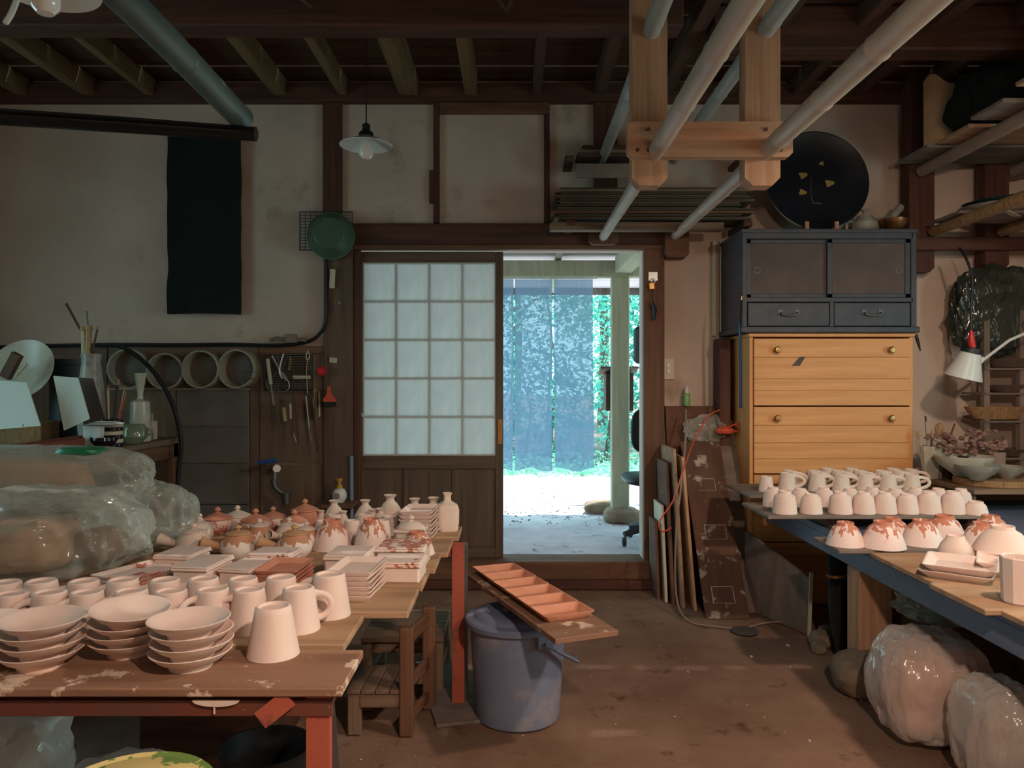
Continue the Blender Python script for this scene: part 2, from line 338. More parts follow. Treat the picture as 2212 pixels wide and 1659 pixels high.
def bez(p0, p1, p2, p3, n=12):
    p0, p1, p2, p3 = map(Vector, (p0, p1, p2, p3)); o = []
    for i in range(n + 1):
        t = i / n; u = 1 - t; o.append(p0 * u ** 3 + p1 * 3 * u * u * t + p2 * 3 * u * t * t + p3 * t ** 3)
    return o
def spline(P, k=6):
    P = [Vector(p) for p in P]; o = []
    for i in range(len(P) - 1):
        a, b, c, d = P[max(i - 1, 0)], P[i], P[i + 1], P[min(i + 2, len(P) - 1)]
        for j in range(k):
            t = j / k; o.append(.5 * ((2 * b) + (c - a) * t + (2 * a - 5 * b + 4 * c - d) * t * t + (3 * b - a - 3 * c + d) * t ** 3))
    return o + [P[-1]]
# ================================================================ SETTING
YW = 4.53
def wx(px, Y=YW): return (px - CX) * Y / F
def wz(py, Y=YW): return H - (py - CY) * Y / F
# floor: trodden earth, slightly uneven
fl = MB(); nx, ny = 66, 60
for j in range(ny + 1):
    for i in range(nx + 1):
        x = -3.4 + 6.6 * i / nx; y = -1.5 + 6.05 * j / ny
        fl.v.append(Vector((x, y, min(0, .006 * noise.noise(Vector((x * 2.3, y * 2.3, 1))) - .003))))
for j in range(ny):
    for i in range(nx):
        a = j * (nx + 1) + i; fl.f.append((a, a + 1, a + nx + 2, a + nx + 1))
fl.span((-3.4, -1.5, -.12), (3.2, 4.55, -.03)); struct('floor', fl, M['floor'], 60)
# back wall with the doorway
DX0, DX1, DZ0, DZ1 = -.93, .775, .15, 1.985
wb = MB()
wb.span((-3.4, YW, -.05), (DX0, YW + .12, 3.0)); wb.span((DX1, YW, -.05), (3.2, YW + .12, 3.0))
wb.span((DX0, YW, DZ1), (DX1, YW + .12, 3.0)); wb.span((DX0, YW, -.05), (DX1, YW + .12, .08))
wall = struct('wall_back', wb, M['plaster'])
wl = MB()
wl.span((-3.52, -1.5, -.05), (-3.4, 1.5, 3)); wl.span((-3.52, 3.0, -.05), (-3.4, 4.65, 3)); wl.span((-3.52, 1.5, -.05), (-3.4, 3, .85)); wl.span((-3.52, 1.5, 2.1), (-3.4, 3, 3))
struct('wall_left', wl, M['plaster'])
wr = MB(); wr.span((3.2, -1.5, -.05), (3.32, 1.2, 3)); wr.span((3.2, 2.6, -.05), (3.32, 4.65, 3)); wr.span((3.2, 1.2, -.05), (3.32, 2.6, .85)); wr.span((3.2, 1.2, 1.9), (3.32, 2.6, 3))
struct('wall_right', wr, M['plaster'])
struct('wall_rear', MB().span((-3.52, -1.62, -.05), (3.32, -1.5, 3)), M['plaster'])
for nm, X, y0, y1, z0, z1 in (('window_1', -3.46, 1.5, 3.0, .85, 2.1), ('window_2', 3.26, 1.2, 2.6, .85, 1.9)):
    t = thing_s(nm); t.location = (X, y0, z0); f = MB()
    for a in (y0, y1 - .05, (y0 + y1) / 2 - .02): f.span((X - .03, a, z0), (X + .03, a + .05, z1))
    for a in (z0, z1 - .05): f.span((X - .03, y0, a), (X + .03, y1, a + .05))
    part('window_frame', f, BR['y'], t, world=True)
# ceiling: joists under boards, each on its own
ceil = thing_s('ceiling'); ceil.location = (0, 1.5, 2.97)
for k in range(20):
    y = 4.62 - .3 * k; z = 2.985 + .006 * (k % 2)
    part('ceiling_board', MB().span((-3.5, y - .292, z), (3.3, y, z + .02)), CE['x'], ceil, world=True)
for k in range(-9, 9):
    X = .148 + .376 * k + rnd.uniform(-.012, .012); wd = .05 + .012 * (k % 3) + (.05 if k == -2 else 0)
    part('joist', MB().span((X - wd / 2, -1.4, 2.875), (X + wd / 2, 4.6, 2.98), .004), (CE_LIT if k < 0 else CE)['y'], ceil, world=True)
tn = [0]
def trim(lo, hi, m, b=.004):
    tn[0] += 1; return struct('trim_%d' % tn[0], MB().span(lo, hi, b), m)
def trimpx(x0, y0, x1, y1, m, d=.03, off=0):   # timber on the back wall, proud of the plaster by d
    return trim((wx(x0), YW - d - off, wz(y1)), (wx(x1), YW + .01, wz(y0)), m)
trim((-3.4, 3.33, 2.755), (.75, 3.46, 2.98), DK['x'], .008)                      # cross beams under the joists
trim((.95, 3.6, 2.77), (3.2, 3.74, 2.98), DK['x'], .008); trim((-3.4, 1.2, 2.76), (3.2, 1.34, 2.98), DK['x'], .008)
trimpx(-140, 190, 2280, 226, DK['x'], .07)                                       # wall plate
trimpx(700, 226, 740, 490, DK['z'], .035); trimpx(703, 490, 765, 1290, DW['z'], .045)
trimpx(755, 487, 1440, 531, DK['x'], .06); trimpx(765, 531, 1432, 541, BR['x'], .05)
trimpx(937, 226, 950, 484, DK['z'], .03); trimpx(950, 218, 1187, 248, BR['x'], .028); trimpx(1175, 248, 1187, 484, DK['z'], .03)
trimpx(928, 370, 938, 440, DK['z'], .028); trimpx(1282, 226, 1332, 486, DK['z'], .04)
trimpx(1388, 541, 1432, 1275, BR['z'], .05); trimpx(1956, 195, 2006, 520, DK['z'], .04)
trimpx(765, 541, 780, 1210, DK['z'], .03)
trim((wx(765), YW - .09, .0), (wx(1432), YW + .13, .152), BR['x'], .008)          # door sill beam
trim((wx(765), YW - .13, .0), (wx(1432), YW - .09, .055), DK['x'], .006)
# boarded dado to the left of the door, each board its own piece
dado = thing_s('trim_%d' % (tn[0] + 1)); dado.location = (-2, YW, 0)
for (x0, y0, x1, y1, mm, dd) in ((-140, 748, 235, 800, WS['x'], .02), (237, 748, 562, 838, WS['x'], .02), (-140, 802, 235, 1275, WS['z'], .016),
        (237, 842, 384, 1275, WS['z'], .014), (385, 842, 540, 920, M['plinth'], .022), (385, 922, 540, 1000, M['plinth'], .02), (385, 1002, 540, 1088, M['plinth'], .022), (385, 1090, 540, 1275, M['plinth'], .02),
        (541, 840, 562, 1275, WS['z'], .012), (563, 748, 703, 765, BR['x'], .03), (563, 767, 703, 1000, WS['z'], .02), (563, 1003, 703, 1275, WS['z'], .016)):
    part('dado_panel', MB().span((wx(x0), YW - dd, wz(y1)), (wx(x1), YW + .005, wz(y0)), .003), mm, dado, world=True)
# sliding door with paper panes
dr = thing_s('door_1'); dr.location = (wx(926), 4.535, DZ0)
YD = 4.54
def dpart(nm, x0, y0, x1, y1, m, a=0., b=.03, bev=.003): return part(nm, MB().span((wx(x0), YD + a, wz(y1)), (wx(x1), YD + b, wz(y0)), bev), m, dr, world=True)
dpart('door_stile', 768, 543, 783, 1206, DW['z']); dpart('door_stile', 1070, 543, 1087, 1206, DW['z'])
dpart('door_rail', 783, 543, 1070, 566, DW['x']); dpart('door_rail', 783, 985, 1070, 1014, DW['x']); dpart('door_rail', 783, 1183, 1070, 1206, DW['x'])
for i in range(4): dpart('door_board', 783 + 72 * i, 1014, 783 + 72 * (i + 1), 1183, DW['z'], .01 + .002 * (i % 2), .022, .0012)
for x in (870, 975): dpart('door_muntin', x, 1014, x + 10, 1183, DW['z'], .002, .02)
x0, x1, y0, y1 = 783, 1070, 568, 984
for r_ in range(5):
    for c_ in range(4):
        xa, xb = x0 + (x1 - x0) * c_ / 4, x0 + (x1 - x0) * (c_ + 1) / 4; ya, yb = y0 + (y1 - y0) * r_ / 5, y0 + (y1 - y0) * (r_ + 1) / 5
        g = MB(); n = 6
        for j in range(n + 1):
            for i in range(n + 1):
                u, v = i / n, j / n; wv = .0016 * noise.noise(Vector((c_ * 3 + u * 2, r_ * 3 + v * 2, 0)) * 2) * (16 * u * (1 - u) * v * (1 - v))
                g.v.append(Vector((wx(xa + (xb - xa) * u), YD + .0025 + wv, wz(ya + (yb - ya) * v))))
        for j in range(n):
            for i in range(n): a = j * (n + 1) + i; g.f.append((a, a + 1, a + n + 2, a + n + 1))
        part('paper_pane', g, M['paper'], dr, world=True)
for i in range(5):
    x = x0 + (x1 - x0) * i / 4; dpart('lattice_bar', x - 3.2, y0 - 2, x + 3.2, y1 + 2, M['kumiko'], .004, .014, .001)
for i in range(6):
    y = y0 + (y1 - y0) * i / 5; dpart('lattice_bar', x0, y - 3, x1, y + 3, M['kumiko'], .005, .0142, .001)
pl = part('door_pull', MB().span((wx(1075), YD - .004, wz(960)), (wx(1085), YD + .004, wz(905)), .002), M['brass'], dr, 'dark metal finger pull', world=True)
part('door_hook', MB().tube([W(776, 905, 4.53), W(776, 897, 4.50), W(782, 893, 4.49), W(783, 900, 4.49)], .004), M['metal'], dr, world=True)

# ---------------------------------------------------------------- outside the door
def sheet(nm, X0, X1, Y0, Y1, zf, m, nx=40, ny=40):
    g = MB()
    for j in range(ny + 1):
        for i in range(nx + 1):
            x = X0 + (X1 - X0) * i / nx; y = Y0 + (Y1 - Y0) * j / ny; g.v.append(Vector((x, y, zf(x, y))))
    for j in range(ny):
        for i in range(nx): a = j * (nx + 1) + i; g.f.append((a, a + 1, a + nx + 2, a + nx + 1))
    return struct(nm, g, m, 60)
nz = lambda x, y, s=1: noise.noise(Vector((x * s, y * s, 3.3)))
sheet('porch_floor', -4, 5, 4.64, 6.75, lambda x, y: .12 + .015 * nz(x, y, 3) + .012 * nz(x, y, 9), M['outground'], 80, 40)
sheet('yard', -8, 12, 6.7, 9.6, lambda x, y: .12 + .02 * nz(x, y, 2) + .015 * nz(x, y, 8), M['yard'], 120, 40)
sheet('hillside', -14, 20, 9.4, 34, lambda x, y:   .10 + .02 * (y - 9.4) + .15 * nz(x, y, .6), M['bark'], 50, 40)
pr = thing_s('porch_roof'); pr.location = (0, 5.8, 2.2)
def zr(y): return 2.36 - .167 * (y - 5)
for i in range(9):
    ya, yb = 4.66 + i * .25, 4.66 + i * .25 + .246
    g = MB(); g.add([(x, y, zr(y) + dz) for x in (-3.5, 4.5) for y in (ya, yb) for dz in (0, .02)], [(0, 1, 3, 2), (4, 6, 7, 5), (0, 4, 5, 1), (2, 3, 7, 6), (0, 2, 6, 4), (1, 5, 7, 3)])
    part('soffit_board', g, M['soffit'], pr, world=True)
for X in (-1.6, -.9, -.2, .36, 1.2, 2.0, 2.8):
    g = MB(); g.add([(x, y, zr(y) + dz) for x in (X - .02, X + .025) for y in (4.66, 6.88) for dz in (-.045, 0)], [(0, 1, 3, 2), (4, 6, 7, 5), (0, 4, 5, 1), (2, 3, 7, 6), (0, 2, 6, 4), (1, 5, 7, 3)])
    part('rafter', g, M['outwood'], pr, world=True)
part('fascia', MB().span((-3.5, 6.88, 1.985), (4.5, 6.92, 2.1)), M['bark'], pr, world=True)
part('porch_beam', MB().span((-3.4, 5.93, wz(600, 6)), (4.4, 6.05, wz(565, 6)), .006), M['outwood'], pr, world=True)
part('tie_beam', MB().span((.80, 4.66, 2.045), (.93, 5.93, 2.17), .006), M['outwood'], pr, world=True)
part('porch_post', MB().span((.778, 5.93, .2), (.913, 6.05, 2.02), .008), M['outwood'], pr, world=True)
part('porch_post', MB().span((-2.1, 5.93, .2), (-1.97, 6.05, 2.02), .008), M['outwood'], pr, world=True)
for i, (X, Y, d) in enumerate(((.86, 5.97, (.29, .28, .13)), (-2.03, 5.97, (.3, .3, .15)), (.78, 6.33, (.36, .2, .12)))):
    solo('foundation_stone' if i < 2 else 'flat_stone', MB().blob((X, Y, .16), d, i + 3, .1, 1.4, .7), M['stone'],
         ('rounded grey foundation stone under the porch post outside the door', 'rounded foundation stone under the porch post hidden left of the doorway', 'flat pale stone on the yard edge behind the porch post')[i], 'stone')
# noren curtain: three linen strips
t = thing('curtain', 'sheer blue-grey linen split curtain hanging from the porch beam outside the door', 'curtain', (.2, 6.09, .5))
for i, (xa, xb) in enumerate(((-.30, .012), (.024, .322), (.334, .645))):
    g = MB(); nx, ny = 24, 30
    for j in range(ny + 1):
        v = j / ny; z = 2.02 - 1.52 * v
        for k in range(nx + 1):
            u = k / nx; xx = xa + (xb - xa) * u; s = v * v
            g.v.append(Vector((xx + .012 * s * math.sin(2.2 * i + 4 * v), 6.09 + .012 * math.sin(u * 15 + i) * s + .01 * math.sin(5 * v + i), z - (.015 * math.sin(u * 7 + i * 2) if j == ny else 0))))
    for j in range(ny):
        for k in range(nx): a = j * (nx + 1) + k; g.f.append((a, a + 1, a + nx + 2, a + nx + 1))
    part('curtain_strip', g, M['noren'], t, world=True)
part('curtain_rod', MB().tube([(-.4, 6.09, 2.03), (.68, 6.09, 2.03)], .008), M['stickdk'], t, world=True)
# letter box behind the post
t = thing('letter_box', 'dark wooden letter box with a small sloping roof fixed behind the porch post', 'box', (.85, 6.16, .96))
part('box_body', MB().span((.745, 6.06, .97), (.965, 6.22, 1.27), .004), M['tray'], t, world=True)
part('box_roof', MB().box((.85, 6.14, 1.29), (.30, .24, .018), (-12, 0, 0), .003), M['boardgr'], t, world=True)
solo('hanging_bag', MB().span((wx(1371, 5.6), 5.55, wz(785, 5.6)), (wx(1402, 5.6), 5.67, wz(706, 5.6)), .02).tube([W(1378, 706, 5.6), W(1382, 688, 5.6), W(1390, 706, 5.6)], .004), M['black'],
     'narrow black bag hanging on a cord at the right edge of the open doorway', 'bag')
# swivel chair outside
X, Y = .99, 5.1
t = thing('swivel_chair', 'black office swivel chair on castors on the porch, half hidden by the door post', 'chair', (X, Y, .12))
part('seat', MB().blob((X, Y, .555), (.50, .48, .07), 1, .02, 1, .55), M['black'], t, world=True)
part('backrest', MB().blob((X + .05, Y + .23, .86), (.42, .06, .34), 2, .02, 1, .6, flat=False), M['black'], t, world=True)
part('gas_column', MB().tube([(X, Y, .2), (X, Y, .53)], .025), M['black'], t, world=True)
for k in range(5):
    a = R(72 * k + 200); e = Vector((X + .27 * math.cos(a), Y + .27 * math.sin(a), .2))
    lg = part('base_arm', MB().tube([(X, Y, .26), e], [.028, .02], 8), M['black'], t, world=True)
    part('castor', MB().torus((e.x, e.y, .152), .02, .014, 'x', 14, 6), M['black'], lg, world=True)
# trees and undergrowth
def leaves(mb, c, d, n, s, r, droop=.3):
    for _ in range(n):
        while True:
            p = Vector((r.uniform(-1, 1), r.uniform(-1, 1), r.uniform(-1, 1)))
            if .25 < p.length < 1: break
        q = Vector((c[0] + p.x * d[0] / 2, c[1] + p.y * d[1] / 2, c[2] + p.z * d[2] / 2))
        T = Matrix.Translation(q) @ Euler((r.uniform(-.9, .9), r.uniform(-.9, .9), r.uniform(0, 6.28))).to_matrix().to_4x4()
        l = s * r.uniform(.6, 1.3)
        mb.add([(0, 0, 0), (l * .5, l * .28, .08 * l), (l * 1.1, 0, -droop * l), (l * .5, -l * .28, .08 * l)], [(0, 1, 2, 3)], T)
r = random.Random(3)
TREES = [(-2.6, 12, .16), (.05, 14.5, .2), (1.55, 11.6, .14), (2.55, 14, .22), (1.95, 16.5, .2), (4.6, 12.5, .18), (-4.6, 14, .2), (3.3, 17.5, .22)]
where = ('left of the doorway view', 'behind the curtain', 'slim and pale just right of the curtain', 'thick, seen right of the porch post', 'farther back between the two nearest trunks', 'right of the doorway view', 'far left outside the doorway view', 'farthest back on the right')
for i, (X, Y, rr) in enumerate(TREES):
    z0 = .12 + .02 * (Y - 9.4) - .1
    t = thing('tree', 'forest tree with straight bare trunk ' + where[i], 'tree', (X, Y, z0), group=None)
    tr = part('trunk', MB().tube([(X, Y, z0), (X + .05, Y, z0 + 2), (X - .05, Y, z0 + 4.5), (X, Y, z0 + 7)], [rr * .6, rr * .5, rr * .42, rr * .3], 10), M['bark'], t, world=True)
    for k in range(4):
        a = r.uniform(0, 6.28); z = z0 + 1.4 + k * .9; part('branch', MB().tube([(X, Y, z), (X + .6 * math.cos(a), Y + .6 * math.sin(a), z + .3), (X + 1.2 * math.cos(a), Y + 1.2 * math.sin(a), z + .25)], [.03, .02, .008], 6), M['bark'], tr, world=True)
    g = MB(); leaves(g, (X, Y, z0 + 3.6), (3.2, 3, 3.6), 1500, .13, r); part('crown', g, M[('leaf', 'leaf3')[i % 2]], t, world=True, smooth=0, kind='stuff')
SH = [(-2.4, 10.4, 2.6), (-.9, 10.0, 2.2), (.15, 9.9, 1.7), (.55, 11.2, 3.0), (1.25, 10.3, 1.9), (2.1, 10.2, 2.3), (1.7, 12.4, 3.2), (3.1, 11, 2.8), (-.5, 12.2, 3.6), (4.4, 10.6, 2.6), (3.4, 13.6, 3.6), (.6, 13.4, 4.2)]
for i, (X, Y, h) in enumerate(SH):
    z0 = .12 + .02 * max(0, Y - 9.4)
    g = MB(); leaves(g, (X, Y, z0 + h * .5), (1.6, 1.2, h), 900, .085, r)
    t = thing('shrub', '%s green %s shrub at the forest edge%s' % (('bright', 'mid', 'dark')[i % 3], ('tall', 'low', 'broad')[i // 3 % 3], ('', ' seen through the curtain', ' beside the porch post', ' farther back')[min(3, i // 3)]), 'shrub', (X, Y, z0), group='undergrowth at the forest edge')
    part('foliage', g, M[('leaf2', 'leaf', 'leaf3')[i % 3]], t, world=True, smooth=0, kind='stuff')
    part('stem', MB().tube([(X, Y, z0 - .05), (X + .1, Y, z0 + h * .4), (X - .05, Y + .1, z0 + h * .8)], [.03, .02, .008], 6), M['bark'], t, world=True)
g = MB()
for _ in range(3800):
    X = r.uniform(-3, 5); Y = 8.75 + abs(r.gauss(0, .5)); l = r.uniform(.04, .09); z = .13 + r.uniform(0, .22) * min(1, (Y - 8.4))
    T = Matrix.Translation((X, Y, z)) @ Euler((r.uniform(-.8, .8), r.uniform(-.8, .8), r.uniform(0, 6.28))).to_matrix().to_4x4()
    g.add([(0, 0, 0), (l * .5, l * .28, .02), (l, 0, -.01), (l * .5, -l * .28, .02)], [(0, 1, 2, 3)], T)
solo('ground_cover', g, M['leaf2'], 'low bright green ivy along the back of the sunny yard', 'plants', smooth=0, kind='stuff')

g = MB()
for _ in range(900):
    X = r.uniform(-2.5, 3.5); Y = 5.6 + abs(r.gauss(0, 1.0)); 
    if Y > 8.6: continue
    l = r.uniform(.012, .035); g.add([(0, 0, 0), (l * .5, l * .4, .006), (l, 0, 0), (l * .5, -l * .4, .004)], [(0, 1, 2, 3)], Matrix.Translation((X, Y, .145)) @ Euler((r.uniform(-.4, .4), r.uniform(-.4, .4), r.uniform(0, 6.28))).to_matrix().to_4x4())
solo('fallen_leaves', g, M['bark'], 'small dry fallen leaves strewn over the yard beyond the porch', 'leaves', smooth=0, kind='stuff')
# ================================================================ POTTERY PROTOTYPES (local coordinates, base at z=0)
def cupprof(rb, rt, h, t=.004, foot=None, bulge=0):
    """mouth-down vessel: rb = mouth radius at the bottom, rt = radius at the top; foot = (radius, height) ring on top"""
    P = [(0, h - t - .004)] if not foot else [(0, h - foot[1])]
    if foot: P += [(foot[0] - .005, h - foot[1]), (foot[0] - .004, h - .001), (foot[0], h), (foot[0] + .001, h - foot[1] * .9)]; hh = h - foot[1]
    else: P += [(rt - .009, h - .006), (rt - .007, h - .001), (rt - .003, h), (rt, h - .003)]; hh = h - .003
    n = 8
    for i in range(1, n + 1):
        u = i / n; r = rt + (rb - rt) * (u if not bulge else u ** bulge); P.append((r + .0 * u, hh * (1 - u) + .0015 * u))
    P += [(rb - .001, 0), (rb - t, .0), (rb - t - .001, .004)]
    for i in range(n - 1, 0, -1):
        u = i / n; r = rt + (rb - rt) * (u if not bulge else u ** bulge); P.append((max(r - t, .004), (hh - t) * (1 - u)))
    return P + [(0, hh - t - .002)]
def p_mug(rb, rt, h, m, hs=1.0, handle=True, n=36):
    t = proto(thing('mug', 'x', 'mug')); part('body', MB().lathe(cupprof(rb, rt, h), n), m, t)
    if handle:
        g = MB(); r1 = rt + (rb - rt) * .2; r2 = rt + (rb - rt) * .78
        g.tube(bez((r1 - .004, 0, h * .82), (r1 + .045 * hs, 0, h * .86), (r2 + .042 * hs, 0, h * .3), (r2 - .004, 0, h * .24), 14), [.0075] + [.0055] * 13 + [.006], 10, 1.4); part('handle', g, m, t)
    return t
def p_bowl_down(name, rb, rf, h, m, bulge=.62, foot=.012, cat='bowl', sh=.004):
    t = proto(thing(name, 'x', cat)); part('body', MB().lathe(cupprof(rb, rf + sh, h, .004, (rf, foot), bulge), 40), m, t); return t
def p_plate(R_, rf, h, m, lip=.004):
    t = proto(thing('plate', 'x', 'plate'))
    P = [(0, .007), (rf - .006, .007), (rf - .005, 0), (rf, 0), (rf + .002, .009), (rf + (R_ - rf) * .55, h * .52), (R_ - .003, h - .004), (R_, h - .001), (R_ - .002, h), (R_ - lip - .002, h - .002), (rf + (R_ - rf) * .5, h * .62), (rf * .9, .014), (rf * .4, .011), (0, .011)]
    part('body', MB().lathe(P, 48), m, t); return t
def dishmesh(w, d, h, fl, t=.004, wl=.016):
    """rectangular tray: base smaller by fl, rim flaring out, sunk floor"""
    g = MB()
    def ringr(W_, D_, z, c=.006): W_ /= 2; D_ /= 2; return [(W_ - c, -D_, z), (W_, -D_ + c, z), (W_, D_ - c, z), (W_ - c, D_, z), (-W_ + c, D_, z), (-W_, D_ - c, z), (-W_, -D_ + c, z), (-W_ + c, -D_, z)]
    rings = [ringr(w - fl * 2, d - fl * 2, 0), ringr(w - .002, d - .002, h - .003), ringr(w, d, h), ringr(w - t * 2, d - t * 2, h), ringr(w - fl * 2 - wl * .6, d - fl * 2 - wl * .6, t + .001)]
    v = [p for q in rings for p in q]; f = [tuple(range(8))[::-1], tuple(range(32, 40))]
    for k in range(4):
        for i in range(8): j = (i + 1) % 8; f.append((k * 8 + i, k * 8 + j, k * 8 + 8 + j, k * 8 + 8 + i))
    return g.add(v, f)
def p_dish(w, d, h, fl, m, name='dish'): t = proto(thing(name, 'x', 'dish')); part('body', dishmesh(w, d, h, fl), m, t, smooth=25); return t
def p_box(w, d, h, m, ml, lh=.014):
    t = proto(thing('lidded_box', 'x', 'box')); part('body', MB().box((0, 0, h / 2), (w * .94, d * .94, h), None, .006), m, t)
    g = MB(); g.box((0, 0, h + lh * .3), (w, d, lh * .6), None, .003); g.box((0, 0, h + lh * .78), (w * .97, d * .97, lh * .44), None, .004); part('lid', g, ml, t); return t
def p_teapot(m, ml, mh, s=1.0, name='teapot', side=True, rr=.055, hh=.075):
    t = proto(thing(name, 'x', 'teapot')); b = [(0, .003), (rr * .6, 0), (rr * .66, .002), (rr * .93, hh * .25), (rr, hh * .45), (rr * .9, hh * .75), (rr * .66, hh * .94), (rr * .62, hh), (rr * .57, hh), (rr * .6, hh * .93), (rr * .4, hh * .9), (0, hh * .9)]
    part('body', MB().lathe(b, 40), m, t)
    l = part('lid', MB().lathe([(0, hh * .98), (rr * .62, hh * .98), (rr * .68, hh + .001), (rr * .66, hh + .004), (rr * .4, hh + .009), (.008, hh + .012), (0, hh + .012)], 32), ml, t)
    part('knob', MB().lathe([(.006, hh + .010), (.006, hh + .015), (.011, hh + .019), (.010, hh + .024), (.003, hh + .029), (0, hh + .029)], 16), ml, l)
    if side:
        d = Vector((-1, -.08, .32)).normalized(); T = Matrix.Translation(Vector((-rr * .86, -.002, hh * .48))) @ d.to_track_quat('Z', 'Y').to_matrix().to_4x4()
        part('handle', MB().lathe([(.012, -.004), (.011, .008), (.013, .026), (.0165, .05), (.0185, .062), (.017, .065), (.0145, .062), (.012, .03), (0, .028)], 20, T), mh, t)
    g = MB(); g.tube(bez((rr * .25, rr * .84, hh * .45), (rr * .3, rr * 1.1, hh * .55), (rr * .3, rr * 1.2, hh * .8), (rr * .32, rr * 1.36, hh * .92), 6), [.014, .012, .010, .009, .0085, .008, .0075], 12); part('spout', g, m, t)
    return t
def p_pot(m, ml, rr=.052, h=.055):
    t = proto(thing('lidded_pot', 'x', 'pot')); part('body', MB().lathe([(0, .003), (rr * .7, 0), (rr * .75, .003), (rr, h * .4), (rr * 1.0, h * .8), (rr * .92, h), (rr * .86, h), (rr * .9, h * .8), (rr * .6, h * .7), (0, h * .7)], 36), m, t)
    l = part('lid', MB().lathe([(0, h - .002), (rr * .86, h - .002), (rr * 1.06, h + .001), (rr * 1.05, h + .005), (rr * .6, h + .016), (rr * .24, h + .024), (0, h + .025)], 32), ml, t)
    part('knob', MB().lathe([(.008, h + .022), (.006, h + .028), (.012, h + .033), (.011, h + .038), (.004, h + .046), (0, h + .047)], 16), ml, l); return t
def p_vase(m, prof, name='vase', sq=0, n=32):
    t = proto(thing(name, 'x', 'vase')); part('body', MB().lathe(prof, n, None, 0, sq), m, t); return t
MUG = p_mug(.050, .036, .1, M['bisque']); MUGN = p_mug(.055, .037, .105, M['bisque'], handle=False)
RMUG = p_mug(.043, .030, .084, M['bisque2'], 1.25)
CUPT = p_bowl_down('cup', .047, .026, .085, M['bisque'], .45, .010, 'cup'); CUPL = p_bowl_down('low_cup', .046, .027, .052, M['bisque'], .6, .008, 'cup')
CUPN = p_mug(.036, .026, .07, M['bisque'], handle=False); CUPN.name = 'cup'
BOWLD = p_bowl_down('bowl', .07, .03, .088, M['dipbowl'], .6, .012); BOWLW = p_bowl_down('bowl', .095, .037, .085, M['bisque'], .62, .014)
PLATE = p_plate(.085, .044, .038, M['bisque'], .005); DISHW = p_dish(.125, .19, .018, .014, M['bisque']); DISHT = p_dish(.12, .165, .017, .014, M['terra'])
DISHR = p_dish(.18, .118, .026, .022, M['terralight']); DISHQ = p_dish(.17, .17, .022, .02, M['bisque']); DISHS = p_dish(.15, .24, .014, .012, M['streak'])
BOXW = p_box(.135, .175, .055, M['bisque'], M['bisque']); BOXS = p_box(.15, .13, .045, M['bisque'], M['streak'], .016); BOXT = p_box(.155, .15, .055, M['bisque2'], M['speck'], .014)
POTW = p_teapot(M['bisque2'], M['bisque2'], M['bisque2']); POTD = p_teapot(M['dippot'], M['ochre'], M['ochre']); POTT = p_teapot(M['dippot'], M['bisque2'], M['terralight'])
LIDT = p_pot(M['streak'], M['terra']); LIDR = p_pot(M['terra'], M['terra'], .05, .075); LIDW = p_pot(M['bisque2'], M['bisque2'])
VB = p_vase(M['bisque2'], [(0, .002), (.032, 0), (.046, .03), (.045, .055), (.026, .088), (.014, .1), (.0135, .108), (.023, .119), (.021, .12), (.010, .108), (0, .1)], 'bottle_vase')
VS = p_vase(M['bisque2'], [(0, .002), (.022, 0), (.030, .02), (.029, .045), (.014, .07), (.012, .078), (.019, .088), (.017, .089), (.009, .078), (0, .07)], 'bottle_vase')
VQ = p_vase(M['bisque2'], [(0, .002), (.034, 0), (.036, .004), (.04, .03), (.041, .075), (.036, .092), (.02, .102), (.013, .108), (.012, .125), (.017, .135), (.015, .136), (.009, .125), (0, .11)], 'square_bottle', 5, 40)
# ================================================================ LEFT BENCH
ZL = .62
t = thing('trestle_table', 'long red-painted steel trestle table carrying the pottery boards on the left', 'table', (-1, 2.2, 0))
def leg(x, y, z1, dx=0, m=M['redpaint'], w_=.045):
    part('leg', MB().box((x, y, z1 / 2), (w_, .006, z1), (0, dx, 0)).box((x + w_ / 2 - .003, y + .02, z1 / 2), (.006, .04, z1), (0, dx, 0)), m, t, world=True)
leg(-.375, 1.478, .598); leg(-.199, 2.83, .598); leg(-1.62, 1.478, .598, 4); leg(-1.7, 2.83, .598)
part('leg', MB().box((-.335, 1.50, .29), (.02, .006, .60), (0, -5, 0)), M['dullmetal'], t, 'thin grey diagonal leg strap', world=True)
part('leg', MB().box((-.172, 2.85, .3), (.014, .02, .596)), M['dullmetal'], t, 'grey steel inner leg', world=True)
part('front_rail', MB().span((-1.75, 1.468, .557), (-.345, 1.476, .588), .001).span((-1.75, 1.475, .58), (-.345, 1.51, .588)).span((-1.7, 1.49, .588), (-.36, 1.505, .601)), M['redspat'], t, 'red rail spattered with white slip', world=True)
part('rear_rail', MB().span((-1.78, 2.85, .55), (-.17, 2.858, .600)), M['redpaint'], t, world=True)
for nm, xa, xb in (('side_rail', -.46, -.35), ('side_rail', -1.7, -1.72)):
    g = MB(); g.add([(xa, 1.49, .56), (xb, 2.85, .56), (xa, 1.49, .60), (xb, 2.85, .60), (xa + .006, 1.49, .56), (xb + .006, 2.85, .56), (xa + .006, 1.49, .60), (xb + .006, 2.85, .60)], [(0, 1, 3, 2), (4, 6, 7, 5), (0, 2, 6, 4), (1, 5, 7, 3), (2, 3, 7, 6), (0, 4, 5, 1)]); part(nm, g, M['redpaint'], t, world=True)
part('corner_brace', MB().box((-.452, 1.455, .577), (.07, .006, .036), (0, -38, 0)), M['redpaint'], t, 'short red brace set aslant under the front rail', world=True)
part('cross_bar', MB().span((-1.72, 2.1, .575), (-.27, 2.14, .601)), M['dullmetal'], t, world=True)
g = MB(); P = [(0, 0)]; P = [( .045 * math.cos(a), .012 * math.sin(a)) for a in [math.pi + math.pi * i / 12 for i in range(13)]]
